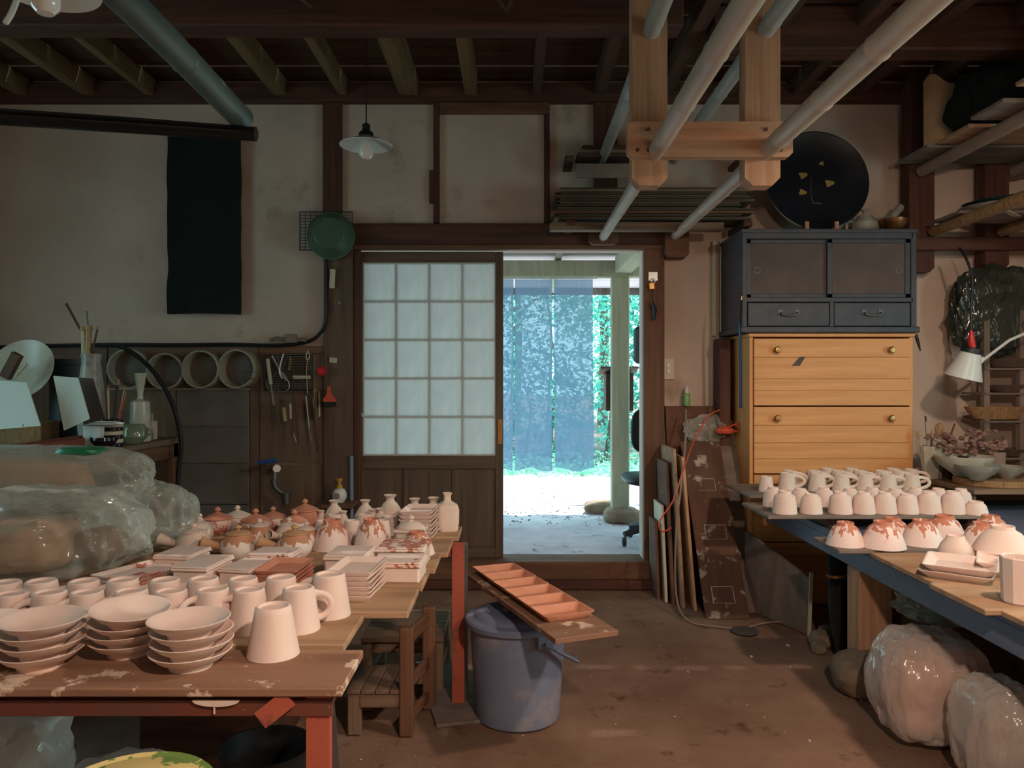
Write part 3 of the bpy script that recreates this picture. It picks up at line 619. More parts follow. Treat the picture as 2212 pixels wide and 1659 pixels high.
g.prism([(x, z + .591) for x, z in P], -.003, .003, Matrix.Translation((-.566, 1.462, 0))); g.box((-.570, 1.463, .572), (.003, .003, .016))
part('slip_splash', g, M['bisque'], t, 'white half-moon splash of dried slip on the front rail', world=True)
BY = [(1.446, 1.656, -.322), (1.688, 1.906, -.37), (1.926, 2.15, -.262), (2.172, 2.366, -.255), (2.372, 2.588, -.24), (2.594, 2.852, -.218), (2.86, 3.067, -.2)]
bn = ['nearest, slip-spattered', 'second from the front', 'third, jutting farthest right of the front three', 'fourth from the front', 'fifth from the front', 'sixth from the front', 'farthest, by the sliding door']
for i, (ya, yb, xr) in enumerate(BY):
    g = MB().span((-1.85 + .05 * (i % 3), ya, .602), (xr, yb, ZL), .003)
    solo('ware_board', g, M['board2' if i == 0 else 'board'], 'wooden ware board on the red table, ' + bn[i], 'board', 'ware boards laid across the red table')
def put(P, px, py, z, rz=0, label='', group=None, s=1, back=0, tilt=None):
    c = on(px, py, z); c.y += back; c.x = (px - CX) * c.y / F
    return dup(P, c, rz, label, group, s, tilt and (tilt[0], tilt[1], rz))
ordn = ['leftmost', 'second from the left', 'third from the left', 'fourth from the left', 'fifth from the left', 'sixth from the left', 'seventh from the left', 'eighth from the left', 'ninth from the left', 'tenth from the left', 'eleventh from the left', 'twelfth from the left']
# mugs on the second board
G = 'upside-down mugs on the red table'
xs = [25, 107, 187, 283, 369, 459, 538, 645]
for i, x in enumerate(xs):
    Y = 1.745 + (1.79 - 1.745) * (x / 645); last = i == 7
    dup(MUG, ((x - CX) * Y / F, Y, ZL), (18 if last else 205 + 9 * (i % 3)), 'pale pink unglazed mug upside down in the front mug row, ' + ('rightmost, handle to the right' if last else ordn[i]), G, .98 + .02 * (i % 2))
xs = [12, 89, 181, 265, 356, 440, 525, 607, 712]
for i, x in enumerate(xs):
    Y = 1.85 + (1.90 - 1.85) * (x / 712); last = i == 8
    dup(MUG, ((x - CX) * Y / F, Y if last else Y + .0, ZL), 205 - 8 * (i % 3) if not last else 172, 'pale pink unglazed mug upside down in the rear mug row, ' + ('rightmost and tallest' if last else ordn[i]), G, (1.04 if last else .96) + .02 * (i % 2))
put(MUGN, 590, 1414, ZL, 30, 'large cone-shaped pink beaker upside down alone at the right of the nearest board', G)
# stacks of footed plates on the nearest board
G = 'stacked pink saucers on the nearest board'
pos = ['bottom', 'second from bottom', 'third from bottom', 'top']
for nm, px, Y, ang, jit in (('right-hand', 412, 1.558, (0, 0), .002), ('middle', 281, 1.630, (2, -5), .002), ('left-hand', 92, 1.560, (0, -2), .002)):
    X = (px - CX) * Y / F
    for k in range(4):
        dup(PLATE, (X + rnd.uniform(-1, 1) * jit * 2, Y + rnd.uniform(-1, 1) * jit, ZL + .0215 * k), 0, 'pink unglazed footed saucer, %s of the %s stack' % (pos[k], nm), G, .95, (ang[0] * k / 3, ang[1] * k / 3, 40 * k))
for k in range(3): dup(PLATE, (-1.115, 1.60, ZL + .0215 * k), 0, 'pink unglazed footed saucer, %s of the stack cut off by the left edge' % pos[k if k < 2 else 3], G, 1)
# square and rectangular pieces
def stack(P, n, X, Y, z, rz, pitch, label, group, ang=0, last='top', j=2):
    for k in range(n):
        w_ = 'bottom' if k == 0 else last if k == n - 1 else ['second', 'third', 'fourth', 'fifth', 'sixth', 'seventh'][k - 1] + ' from bottom'
        dup(P, (X + rnd.uniform(-.002, .002), Y + rnd.uniform(-.002, .002), z + pitch * k), 0, label % w_, group, 1, (0, 0, rz + rnd.uniform(-j, j)))
stack(DISHW, 6, -.425, 2.095, ZL, -5, .0125, 'white rectangular tray, %s of the stack beside the front lidded box', 'white trays by the lidded boxes')
stack(DISHT, 5, -.645, 2.165, ZL, -4, .0115, 'terracotta rectangular tray, %s of the brown stack', 'terracotta trays stacked')
stack(DISHS, 4, -1.05, 2.19, ZL, -24, .011, 'streaked red and white tray, %s of the far left stack', 'streaked trays stacked at left', ang=0)
stack(DISHW, 7, -.345, 2.872, ZL, -4, .0148, 'white tray, %s of the tall stack by the square bottle', 'white trays by the square bottle')
dup(BOXS, (-.333, 2.255, ZL), -3, 'pale lidded rectangular box with speckled lid edge, front right', 'lidded boxes on the red table')
dup(BOXT, (-.342, 2.42, ZL), -3, 'lidded box with speckled terracotta lid behind the front pale box', 'lidded boxes on the red table')
dup(BOXW, (-.487, 2.30, ZL), -4, 'plain white lidded box behind the front white tray stack', 'lidded boxes on the red table', (.92, .85, 1.05))
dup(BOXW, (-.888, 2.2, ZL), -6, 'white lidded box with wide flat lid, left of the brown trays', 'lidded boxes on the red table', (.8, .95, .95))
dup(BOXW, (-.765, 2.215, ZL), -12, 'white lidded box between the wide-lidded one and the brown trays', 'lidded boxes on the red table', (.75, .9, .8))
dup(BOXS, (-.72, 2.325, ZL), -8, 'streaked lidded box just behind the brown tray stack', 'lidded boxes on the red table', (.9, .8, 1.1))
dup(BOXW, (-1.01, 2.345, ZL), -8, 'white lidded box behind the far left streaked trays', 'lidded boxes on the red table', (.85, .8, .9))
# bowls, teapots
put(BOWLD, 717, 1185, ZL, 0, 'dripping white and terracotta bowl upside down, left one of the two tall bowls', 'dipped bowls on the red table', (.98, .98, 1.15))
put(BOWLD, 803, 1186, ZL, 70, 'dripping white and terracotta bowl upside down, right one of the two tall bowls', 'dipped bowls on the red table', (.92, .92, 1.2))
put(BOWLD, 901, 1196, ZL, 160, 'small dipped bowl with big red foot upside down by the right end of the boards', 'dipped bowls on the red table', .86)
GT = 'unglazed teapots on the red table'
for P, px, Y, rz, lb in ((POTW, 418, 2.55, 0, 'white teapot with stub side handle, leftmost of the front teapots'), (POTD, 514, 2.52, 12, 'ochre-topped white teapot with side handle, middle of the front teapots'), (POTD, 636, 2.52, 8, 'brown-rimmed round teapot with wide cone handle, right of the front teapots'),
        (POTW, 430, 2.76, 95, 'white teapot behind the leftmost front teapot'), (POTT, 560, 2.72, 80, 'teapot with hollow handle facing the camera, behind the ochre one'), (POTW, 624, 2.74, 60, 'white-lidded teapot in the second row behind the brown-rimmed one'), (POTT, 662, 2.66, 100, 'teapot with pale handle mouth facing the camera beside the left dripping bowl')):
    s = 1.05 if Y < 2.6 else .9
    dup(P, ((px - CX) * Y / F, Y, ZL), rz, lb, GT, s)
GP = 'lidded pots at the back of the red table'
for P, px, Y, lb, s in ((LIDT, 470, 2.93, 'terracotta lidded pot with white-streaked belly, leftmost at the back', 1), (LIDW, 513, 3.0, 'white lidded pot with pointed knob among the red ones', .95), (LIDT, 552, 2.89, 'terracotta lidded pot in the middle of the rear group', 1),
        (LIDT, 590, 3.0, 'terracotta lidded pot half hidden behind the middle one', .9), (LIDT, 636, 2.89, 'terracotta lidded pot in front of the tall red one', .95), (LIDR, 659, 3.0, 'tall terracotta lidded pot, highest of the rear group', 1.0), (LIDW, 432, 2.9, 'low white lidded pot behind the teapots at far left', .8)):
    dup(P, ((px - CX) * Y / F, Y, ZL), 0, lb, GP, s)
GC = 'upside-down cups behind the dripping bowls'
for i, (px, Y, lb) in enumerate(((698, 2.76, 'front row, left'), (760, 2.76, 'front row, middle between the two dripping bowls'), (824, 2.76, 'front row, right'), (722, 2.93, 'back row, left'), (787, 2.93, 'back row, middle'), (842, 2.90, 'back row, right'))):
    dup(CUPN, ((px - CX) * Y / F, Y, ZL), 0, 'plain pink handleless cup upside down, ' + lb, GC, (1.02, 1.02, 1.15 - .1 * (i > 2)))
GV = 'small bottles along the far board'
for P, px, Y, lb, s in ((VS, 694, 3.0, 'squat little white bottle, leftmost on the far board', .85), (VB, 722, 3.01, 'white flared-neck bottle just right of the squat one', .95), (VS, 741, 2.935, 'little white bottle leaning close in front of the flared one', .95), (VB, 789, 3.02, 'round-bellied white bottle in the middle of the far board', .95),
        (VS, 806, 2.95, 'small white bottle before the round-bellied one', 1.0), (VB, 843, 3.02, 'tallest round white bottle with wide rim', 1.12), (VB, 822, 2.94, 'white round bottle set in front of the tallest one', .78), (VB, 896, 3.022, 'white bottle whose rim shows behind the tray stack, left', 1.0), (VB, 936, 3.022, 'white bottle whose rim shows behind the tray stack, right', 1.03)):
    dup(P, ((px - CX) * Y / F, Y, ZL), 0, lb, GV, s)
dup(VQ, (-.253, 2.99, ZL), 12, 'tall square white bottle with small neck at the end of the far board', GV, 1.08)
t = thing('lidded_jar', 'square white jar with domed knobbed lid, left of the small red-footed bowl', 'jar', (-.352, 2.66, ZL)); g = MB().box((0, 0, .035), (.092, .092, .07), None, .01).box((0, 0, .066), (.102, .102, .012), None, .004)
t.rotation_euler = (0, 0, R(-6)); part('body', g, M['bisque2'], t)
l = part('lid', MB().lathe([(0, .07), (.048, .071), (.05, .075), (.036, .088), (.012, .096), (0, .096)], 32), M['bisque2'], t); part('knob', MB().lathe([(.008, .094), (.006, .1), (.012, .106), (.011, .112), (0, .12)], 16), M['bisque2'], l)

# ================================================================ board with terracotta trays over the bin
A = Vector((-.187, 3.06, 0)); Bn = Vector((.129, 2.27, 0)); dv = (Bn - A).normalized(); Lb = (Bn - A).length; nv = Vector((-dv.y, dv.x, 0)); ang = math.degrees(math.atan2(nv.y, nv.x)); ZB = .418
cc = (A + Bn) / 2 + nv * .107
solo('ware_board', MB().box((0, 0, .009), (.215, Lb, .018), None, .002), M['board2'], 'narrow worn ware board lying on the bin, carrying red trays', 'board', loc=(cc.x, cc.y, ZB), rot=(0, 0, ang))
nm = ['farthest', 'second farthest', 'third farthest', 'third nearest', 'second nearest', 'nearest']
for k in range(6):
    c = A + dv * (.075 + .118 * k) + nv * .112
    dup(DISHR, (c.x, c.y, ZB + .0185), 0, 'pinkish terracotta rectangular tray on the narrow board, ' + nm[k], 'terracotta trays on the narrow board', 1, (0, 0, ang + rnd.uniform(-2, 2)))
# ================================================================ bin
t = thing('rubbish_bin', 'blue-grey plastic bin with lid, spattered with slip, under the narrow board', 'bin', (.02, 2.755, 0))
part('body', MB().lathe([(0, .004), (.143, 0), (.15, .006), (.152, .02), (.172, .33), (.180, .334), (.181, .345), (.174, .347), (.168, .33), (.148, .03), (0, .02)], 56), M['bin'], t)
l = part('lid', MB().lathe([(.187, .335), (.190, .337), (.190, .352), (.184, .358), (.160, .362), (.150, .372), (.120, .378), (.1, .376), (0, .382)], 56), M['binlid'], t)
part('lid_grip', MB().box((0, 0, .389), (.12, .026, .02), (0, 0, 35), .006), M['binlid'], l)
for a in (-62, 118):
    x, y = .178 * math.cos(R(a)), .178 * math.sin(R(a)); part('handle_lug', MB().box((x, y, .318), (.045, .018, .05), (0, 0, a + 90), .004), M['bin'], t)
e1 = Vector((.19 * math.cos(R(-62)), .19 * math.sin(R(-62)), .31)); e2 = Vector((.19 * math.cos(R(118)), .19 * math.sin(R(118)), .31))
# bail handle: a rigid bow turned down on the right side
g = MB(); ax = Vector((math.cos(R(28)), math.sin(R(28)), 0)); pts = []
for i in range(17):
    u = math.pi * i / 16; pts.append(Vector((0, 0, .31)) + (e1 - Vector((0, 0, .31))) * math.cos(u) + (ax * .225 + Vector((0, 0, -.14))) * math.sin(u))
g.tube(pts, .011, 8, .5); part('handle', g, M['bin'], t)
# ================================================================ small wooden seat and low table below
t = thing('child_chair', 'small low wooden slatted chair with tall back posts under the red table', 'chair', (-.46, 2.7, 0))
for (x, y, h) in ((-.536, 2.61, .145), (-.53, 2.80, .14)): part('leg', MB().box((x, y, h / 2), (.046, .04, h), None, .004), GW['z'], t, world=True)
part('back_post', MB().box((-.358, 2.60, .183), (.046, .046, .366), None, .004), BR['z'], t, world=True); part('back_post', MB().box((-.305, 2.815, .187), (.046, .046, .374), None, .004), BR['z'], t, world=True)
for k in range(4): part('slat', MB().box((-.534 + .049 * k, 2.70, .15), (.046, .235, .014), (0, 0, -2), .002), GW['y'], t, world=True)
part('rail', MB().box((-.447, 2.60, .118), (.14, .026, .046), None, .003), GW['x'], t, world=True); part('rail', MB().box((-.42, 2.80, .118), (.19, .026, .046), None, .003), GW['x'], t, world=True)
part('back_rail', MB().box((-.332, 2.707, .33), (.018, .18, .05), (0, 0, -14), .002), BR['y'], t, world=True); part('back_rail', MB().box((-.332, 2.707, .05), (.018, .18, .035), (0, 0, -14), .002), BR['y'], t, world=True)
part('back_rail', MB().box((-.332, 2.707, .17), (.018, .18, .04), (0, 0, -14), .002), BR['y'], t, world=True)
t = thing('low_table', 'low pale wooden table in shadow behind the slatted seat', 'table', (-.42, 3.1, 0))
for k in range(4): part('top_board', MB().span((-.58, 2.93 + .092 * k, .2), (-.265, 2.93 + .092 * k + .09, .218), .002), GW['x'], t, world=True)
for (x, y) in ((-.56, 2.96), (-.285, 2.96), (-.56, 3.27), (-.285, 3.27)): part('leg', MB().span((x - .02, y - .02, 0), (x + .02, y + .02, .2), .002), GW['z'], t, world=True)
for y in (2.965, 3.265): part('rail', MB().span((-.54, y - .01, .15), (-.305, y + .01, .198), .002), GW['x'], t, world=True)
for x in (-.56, -.285): part('rail', MB().span((x - .01, 2.98, .05), (x + .01, 3.25, .08), .002), GW['y'], t, world=True)
solo('scrap_board', MB().box((-.24, 2.97, .006), (.2, .62, .012), (0, 0, 14), .002), M['boardgr'], 'thin grey board lying on the earth floor behind the red leg', 'board')
# yellow bin rim at the very bottom
t = thing('barrel', 'round yellow barrel lid with green smears at the bottom edge of the photo', 'barrel', (-.622, 1.235, 0))
part('body', MB().lathe([(0, .003), (.115, 0), (.118, .004), (.125, .5), (.125, .528), (.118, .528), (0, .5)], 48), M['ochre'], t)
LID = mat('yellow_lid', (214, 192, 124), (222, 202, 138), (4, 4, 4), .5, .05, c3=(110, 138, 70), s3=9, l3=.52, w3=.02)
part('lid', MB().lathe([(.126, .512), (.134, .514), (.134, .535), (.128, .541), (.115, .538), (.108, .542), (0, .548)], 48), LID, t)
# clutter beneath the red table
GB = 'plastic-wrapped clay beneath the red table'
solo('wrapped_clay', MB().blob((-.95, 1.85, .13), (.34, .3, .28), 21, .14, 2, .7, ridge=.4), M['plasticclay'], 'plastic-wrapped clay lump in the dark under the front of the red table', 'clay', GB)
solo('wrapped_clay', MB().blob((-1.36, 2.0, .16), (.36, .32, .34), 22, .14, 2, .7, ridge=.4), M['plasticclay'], 'plastic-wrapped clay lump under the left end of the red table', 'clay', GB)
solo('wooden_crate', MB().span((-1.15, 2.35, 0), (-.75, 2.7, .26), .006), DK['x'], 'dark wooden crate under the middle of the red table', 'crate')
solo('slop_bucket', MB().lathe([(0, .003), (.09, 0), (.12, .22), (.124, .225), (.118, .225), (.09, .02), (0, .015)], 32, Matrix.Translation((-.66, 2.05, 0))), M['black'], 'black bucket in shadow under the red table', 'bucket')
# ================================================================ RIGHT: chest, cabinet, bench
# pine chest of drawers
CX0, CX1, CYF, CYB, CZ = 1.278, 2.158, 4.10, 4.50, 1.462
t = thing('chest_of_drawers', 'pine chest of drawers with round brass knobs against the back wall', 'chest', ((CX0 + CX1) / 2, 4.3, 0))
g = MB(); g.span((CX0, CYF + .01, .0), (CX0 + .02, CYB, CZ - .02), .002).span((CX1 - .02, CYF + .01, .0), (CX1, CYB, CZ - .02), .002).span((CX0, CYB - .01, 0), (CX1, CYB, CZ - .02)).span((CX0 + .02, CYF + .03, 0), (CX1 - .02, CYF + .05, .06))
part('carcass', g, PN['z'], t, world=True)
part('top', MB().span((CX0 - .008, CYF - .004, CZ - .02), (CX1 + .008, CYB, CZ), .004), PN['x'], t, world=True)
zz = [1.436, 1.07, .705, .34, .062]
for k in range(4):
    z1, z0 = zz[k] - .003, zz[k + 1] + .003; d = part('drawer', MB().span((CX0 + .024, CYF + .012, z0 + .002), (CX1 - .024, CYF + .34, z1 - .002), .003), PN['x'], t, world=True)
    cuts = [z0, z0 + (z1 - z0) * .22, z0 + (z1 - z0) * (.46 if k else .40), z0 + (z1 - z0) * .72, z1]
    for q in range(4): part('front_board', MB().span((CX0 + .022, CYF, cuts[q] + .0006), (CX1 - .022, CYF + .012, cuts[q + 1] - .0006), .0012), PN['x'], d, world=True)
    for x in (CX0 + .14, CX1 - .13):
        zk = z1 - .062; part('knob', MB().lathe([(.009, 0), (.008, .012), (.017, .018), (.019, .027), (.014, .034), (0, .036)], 20, Matrix.Translation((x, CYF, zk)) @ Matrix.Rotation(R(90), 4, 'X')), M['brass'], d, world=True)
    if k == 0: part('sticker_scar', MB().add([(x, y, z) for y in (CYF - .001, CYF) for x, z in ((1.50, 1.285), (1.545, 1.287), (1.575, 1.335), (1.545, 1.335))], [(0, 1, 2, 3), (4, 7, 6, 5), (0, 4, 5, 1), (2, 6, 7, 3), (0, 3, 7, 4), (1, 5, 6, 2)]), M['cabpanel'], d, 'dark scraped sticker mark', world=True)
# painted cabinet on the chest
X0, X1, YF, Z0, Z1 = 1.232, 2.165, 4.085, CZ + .001, 2.018
t = thing('sliding_door_cabinet', 'dark painted cabinet with two sliding doors and two drawers on top of the pine chest', 'cabinet', ((X0 + X1) / 2, 4.3, Z0))
g = MB(); g.span((X0, YF, Z0), (X0 + .026, 4.5, Z1), .003).span((X1 - .03, YF, Z0), (X1, 4.5, Z1), .003).span((X0 - .006, YF - .006, Z1 - .022), (X1 + .006, 4.5, Z1), .003).span((X0, 4.49, Z0), (X1, 4.5, Z1)).span((X0 - .012, YF - .012, Z0), (X1 + .012, 4.5, Z0 + .032), .004)
g.span((X0 + .02, YF, Z1 - .052), (X1 - .02, YF + .03, Z1 - .02), .002).span((X0 + .02, YF, 1.628), (X1 - .02, YF + .38, 1.652), .002).span((1.700, YF, Z0 + .03), (1.722, YF + .03, 1.63), .002)
part('case', g, M['cabinet'], t, world=True)
for i, (xa, xb, yo) in enumerate(((X0 + .026, 1.722, .022), (1.690, X1 - .03, .008))):
    z0, z1 = 1.652, Z1 - .052; f = MB(); y = YF + yo; bw = .028
    f.span((xa, y, z0), (xa + bw, y + .012, z1), .002).span((xb - bw, y, z0), (xb, y + .012, z1), .002).span((xa, y, z0), (xb, y + .012, z0 + .022), .002).span((xa, y, z1 - .022), (xb, y + .012, z1), .002)
    d = part('sliding_door', f, M['cabinet'], t, world=True); part('door_panel', MB().span((xa + bw, y + .006, z0 + .022), (xb - bw, y + .010, z1 - .022)), M['cabpanel'], d, world=True)
    xk = xa + .06 if i == 0 else xb - .06; part('finger_pull', MB().torus((xk, y + .006, 1.80), .017, .003, 'y', 24, 6), M['dullmetal'], d, world=True)
    xa, xb = ((X0 + .03, 1.698), (1.724, X1 - .034))[i]
    d = part('small_drawer', MB().span((xa, YF + .002, Z0 + .036), (xb, YF + .3, 1.624), .003), M['cabinet'], t, world=True)
    xm = (xa + xb) / 2; z = 1.562
    part('handle', MB().tube([(xm - .045, YF + .002, z + .012), (xm - .043, YF - .016, z), (xm - .02, YF - .02, z - .006), (xm + .02, YF - .02, z - .006), (xm + .043, YF - .016, z), (xm + .045, YF + .002, z + .012)], .005, 8).box((xm - .045, YF, z + .012), (.02, .003, .02)).box((xm + .045, YF, z + .012), (.02, .003, .02)), M['dullmetal'], d, world=True)
# things hung on / beside the cabinets
solo('picture_frame', MB().span((1.282 - .055, 4.50, 1.47), (1.282 - .05, 4.528, 2.03)).span((1.232 - .05, 4.49, 1.47), (1.232 - .03, 4.528, 2.03), .003), M['ivory'], 'narrow pale-edged frame standing behind the left side of the dark cabinet', 'frame')
solo('dark_plank', MB().span((1.262 - .075, 4.36, 0.0), (1.262 - .012, 4.50, 1.45), .004), DK['z'], 'dark upright plank squeezed between the pine chest and the wall', 'plank')
g = MB(); y = 4.05; x = wx(1600, y)
g.tube(spline([(x + .004, y, wz(648, y)), (x - .004, y, wz(700, y)), (x, y, wz(780, y)), (x, y, wz(862, y)), (x, y, wz(882, y))], 5), [.007 + .011 * min(1, i / 6) for i in range(20)] + [.006], 10, .35)
t = thing('shoehorn', 'long shiny dark blue metal shoehorn hanging at the left side of the dark cabinet', 'shoehorn', (x, y, wz(882, y)))
part('blade', g, mat('blued_steel', (30, 44, 66), bump=0, metal=.7, rough=.18), t, world=True); part('hook', MB().tube([(x + .006, y + .02, wz(632, y)), (x + .006, y, wz(640, y)), (x + .004, y, wz(650, y))], .003, 6), M['brass'], t, world=True)
g = MB().tube([W(1978, 722, 4.1), W(1984, 742, 4.1), W(1988, 758, 4.1)], [.009, .008, .003]); solo('awl', g, M['black'], 'small black awl stuck at the right top corner of the pine chest', 'tool')
# big dark plate on a stand
t = thing('display_plate', 'huge round dark glazed plate with ochre leaf pattern standing on the cabinet', 'plate', (wx(1763, 4.3), 4.3, Z1)); c = W(1763, 392, 4.28); rr = .288
T = Matrix.Translation(c) @ Matrix.Rotation(R(82), 4, 'X')
part('body', MB().lathe([(0, -.03), (.12, -.03), (.13, -.036), (.135, -.03), (rr - .05, -.012), (rr, .012), (rr + .002, .016), (rr - .004, .018), (rr - .05, -.002), (.14, -.016), (0, -.018)], 72, T), M['plate'], t, world=True)
for (px, py, r_, a) in ((1736, 376, .026, 20), (1779, 349, .016, 70), (1792, 394, .028, 10), (1733, 414, .024, -15)):
    q = T.inverted() @ W(px, py, 4.28); pts = []
    for i in range(14):
        u = 2 * math.pi * i / 14; rad = r_ * (1 + .25 * math.cos(3 * u)) * (.55 + .45 * abs(math.cos(u / 2))); pts.append((q.x + rad * math.cos(u + R(a)), q.y + .8 * rad * math.sin(u + R(a)), -.0135))
    g = MB(); g.add(pts + [(x_, y_, -.0160) for x_, y_, z_ in pts], [tuple(range(14))] + [(i, (i + 1) % 14, (i + 1) % 14 + 14, i + 14) for i in range(14)], T); part('leaf_motif', g, M['leafgold'], t, world=True)
g = MB(); L_ = [T @ Vector(p) for p in ((-.02, .03, -.014), (-.03, -.06, -.014), (-.02, -.12, -.014), (.03, -.125, -.014))]; g.tube(L_, .003, 5); part('stem_motif', g, M['dullmetal'], t, world=True)
t = thing('plate_stand', 'small reddish wooden easel holding the huge dark plate', 'stand', (wx(1770, 4.24), 4.24, Z1))
for px in (1738, 1802): x = wx(px, 4.22); part('prong', MB().span((x - .011, 4.19, Z1), (x + .011, 4.26, Z1 + .02)).span((x - .011, 4.18, Z1), (x + .011, 4.2, Z1 + .062), .003), HK['z'], t, world=True)
part('crossbar', MB().span((wx(1738, 4.22), 4.205, Z1 + .002), (wx(1802, 4.22), 4.225, Z1 + .02)), M['orange'], t, world=True)
c = Vector((wx(1868, 4.28), 4.28, Z1)); t = thing('teapot', 'pale grey lidded teapot with funnel knob on the dark cabinet, right of the huge plate', 'teapot', c); t.scale = (1.3, 1.3, 1.3)
part('body', MB().lathe([(0, .002), (.04, 0), (.058, .03), (.056, .055), (.035, .078), (0, .08)], 32), M['glazegr'], t); l = part('lid', MB().lathe([(.034, .077), (.03, .086), (.01, .092), (0, .092)], 24), M['glazegr'], t)
part('knob', MB().lathe([(.006, .09), (.006, .1), (.018, .112), (.016, .113), (0, .105)], 16), M['glazegr'], l); part('handle', MB().tube(bez((-.05, 0, .06), (-.09, 0, .08), (-.09, 0, .01), (-.05, 0, .02), 8), .006), M['glazegr'], t)
c = Vector((wx(1908, 4.38), 4.38, Z1)); t = thing('mortar', 'grey mortar bowl with a leaning pestle behind the teapot on the cabinet', 'mortar', c); t.scale = (1.2, 1.2, 1.2)
part('bowl', MB().lathe([(0, .004), (.035, 0), (.04, .01), (.085, .082), (.09, .088), (.082, .088), (.035, .02), (0, .016)], 32), M['glazegr'], t); part('pestle', MB().tube([(-.02, 0, .03), (.08, 0, .15), (.088, 0, .16)], [.014, .02, .014], 12), M['glazegr'], t)
solo('metal_bowl', MB().lathe([(0, .004), (.028, 0), (.03, .008), (.068, .05), (.075, .074), (.072, .076), (.06, .05), (.02, .016), (0, .014)], 36, Matrix.Translation((wx(1930, 4.2), 4.2, Z1))), M['copper'], 'shiny brown copper bowl at the right end of the cabinet top', 'bowl')
solo('shell_fragment', MB().blob((wx(1632, 4.3), 4.3, Z1 + .014), (.11, .06, .034), 4, .3, 2.5), M['glazegr'], 'flat crumbly grey object lying on the left end of the cabinet top', 'ornament')

# ---------------------------------------------------------------- right bench
ZT = .57; TX = 1.353
t = thing('work_bench', 'heavy workbench running along the right side, blue daylight put into its colour', 'bench', (2.2, 2.4, 0))
part('top', MB().span((TX, .9, ZT - .03), (3.12, 4.06, ZT), .003), M['tablebluelit'], t, world=True)
part('apron', MB().span((TX, .9, ZT - .107), (TX + .05, 4.06, ZT - .03), .003), M['tablebluelit'], t, world=True); part('apron', MB().span((TX + .05, 4.0, ZT - .107), (3.12, 4.05, ZT - .03), .003), M['tablebluelit'], t, world=True)
for (x, y) in ((1.42, 3.035), (1.42, 1.2), (3.0, 1.2), (3.0, 3.9)): part('leg', MB().span((x - .065, y - .055, .095), (x + .065, y + .055, ZT - .107 if x < 2 else ZT - .03), .004), HK['z'], t, world=True)
for i, (x, y, d, sd) in enumerate(((1.43, 2.95, (.25, .24, .17), 5), (3.0, 3.9, (.2, .2, .2), 6), (3.0, 1.2, (.2, .2, .2), 7), (1.42, 1.2, (.22, .22, .2), 8))):
    solo('foundation_stone', MB().blob((x - .06 * (i == 0), y, d[2] * .43 - (0 if i == 0 else .045)), d, sd, .12, 1.3, .8), M['stone'], ('large rounded stone under the front leg of the right bench', 'stone under the far right leg of the bench', 'stone under the near right leg of the bench', 'stone under the near left leg of the bench')[i], 'stone')
def rb(x0, x1, y0, y1, z, lab, m='boardgr', th=.014): return solo('ware_board', MB().span((x0, y0, z - th), (x1, y1, z), .002), M[m], lab, 'board', 'ware boards on the right bench')
ZR = .64
rb(1.12, 2.08, 3.60, 4.02, ZR + .025, 'wide grey ware board at the far end of the right bench carrying mugs'); rb(1.07, 2.02, 3.19, 3.552, ZR, 'grey ware board carrying the rows of upside-down cups')
solo('support_batten', MB().span((1.37, 3.3, ZT), (1.43, 3.56, ZR - .014), .003), BR['y'], 'wooden batten under the left end of the cup boards', 'batten'); solo('support_batten', MB().span((1.94, 3.25, ZT), (2.0, 3.56, ZR - .014), .003), BR['y'], 'wooden batten under the right end of the cup boards', 'batten')
ZS = .588
rb(1.19, 2.25, 2.78, 3.02, ZS, 'ware board under the dripping red-footed bowls'); rb(1.285, 2.3, 2.33, 2.74, ZS, 'worn plywood ware board under the square trays', 'board', .016); rb(1.27, 2.3, 2.05, 2.325, ZS, 'worn ware board at the near edge of the right bench', 'board', .016); rb(1.31, 2.3, 1.75, 2.045, ZS, 'nearest ware board cut by the right edge of the photo', 'board', .016)
for x in (1.37, 1.94): solo('support_batten', MB().span((x, 3.62, ZT), (x + .06, 4.0, ZR + .011), .003), BR['y'], 'thick wooden batten under the %s end of the mug board' % ('left' if x < 1.5 else 'right'), 'batten')
# mugs: two rows
def rput(P, px, Y, z, rz, lab, grp, s=1): return dup(P, ((px - CX) * Y / F, Y, z), rz, lab, grp, s)
G = 'mugs on the far board of the right bench'
for i, px in enumerate((1700, 1765, 1817, 1868, 1918, 1969)): rput(RMUG, px, 3.76 - .012 * i, ZR + .025, -12 + 3 * (i % 2), 'white mug upside down in the near mug row, handle right, ' + ordn[i], G, 1.06)
for i, (px, Y) in enumerate(((1706, 3.86), (1759, 3.86), (1787, 3.96), (1811, 3.86), (1839, 3.96), (1858, 3.86), (1904, 3.86), (1928, 3.96), (1943, 3.84), (1968, 3.92))):
    rput(RMUG, px, Y, ZR + .025, -14 + 5 * (i % 3), 'white mug upside down in the rear mug row before the chest, ' + ordn[i], G, 1.06)
rput(CUPN, 1655, 3.74, ZR + .025, 0, 'small white cup upside down alone at the left end of the mug board', G, 1.05)
G = 'upside-down cups on the right bench'
CUPR = p_bowl_down('cup', .046, .023, .086, M['bisque'], .5, .011, 'cup', .010); CUPS = p_bowl_down('cup', .045, .024, .08, M['bisque'], .45, .007, 'cup', .007)
for i, (px, P, s) in enumerate(((1695, CUPR, 1.12), (1752, CUPS, 1.04), (1815, CUPR, 1.08), (1865, CUPR, 1.06), (1911, CUPR, 1.06), (1959, CUPS, 1.05), (2006, CUPR, 1.1), (2058, CUPR, 1.1))): rput(P, px, 3.26, ZR, 40 * i, 'pale footed cup upside down in the front cup row, ' + ordn[i], G, s)
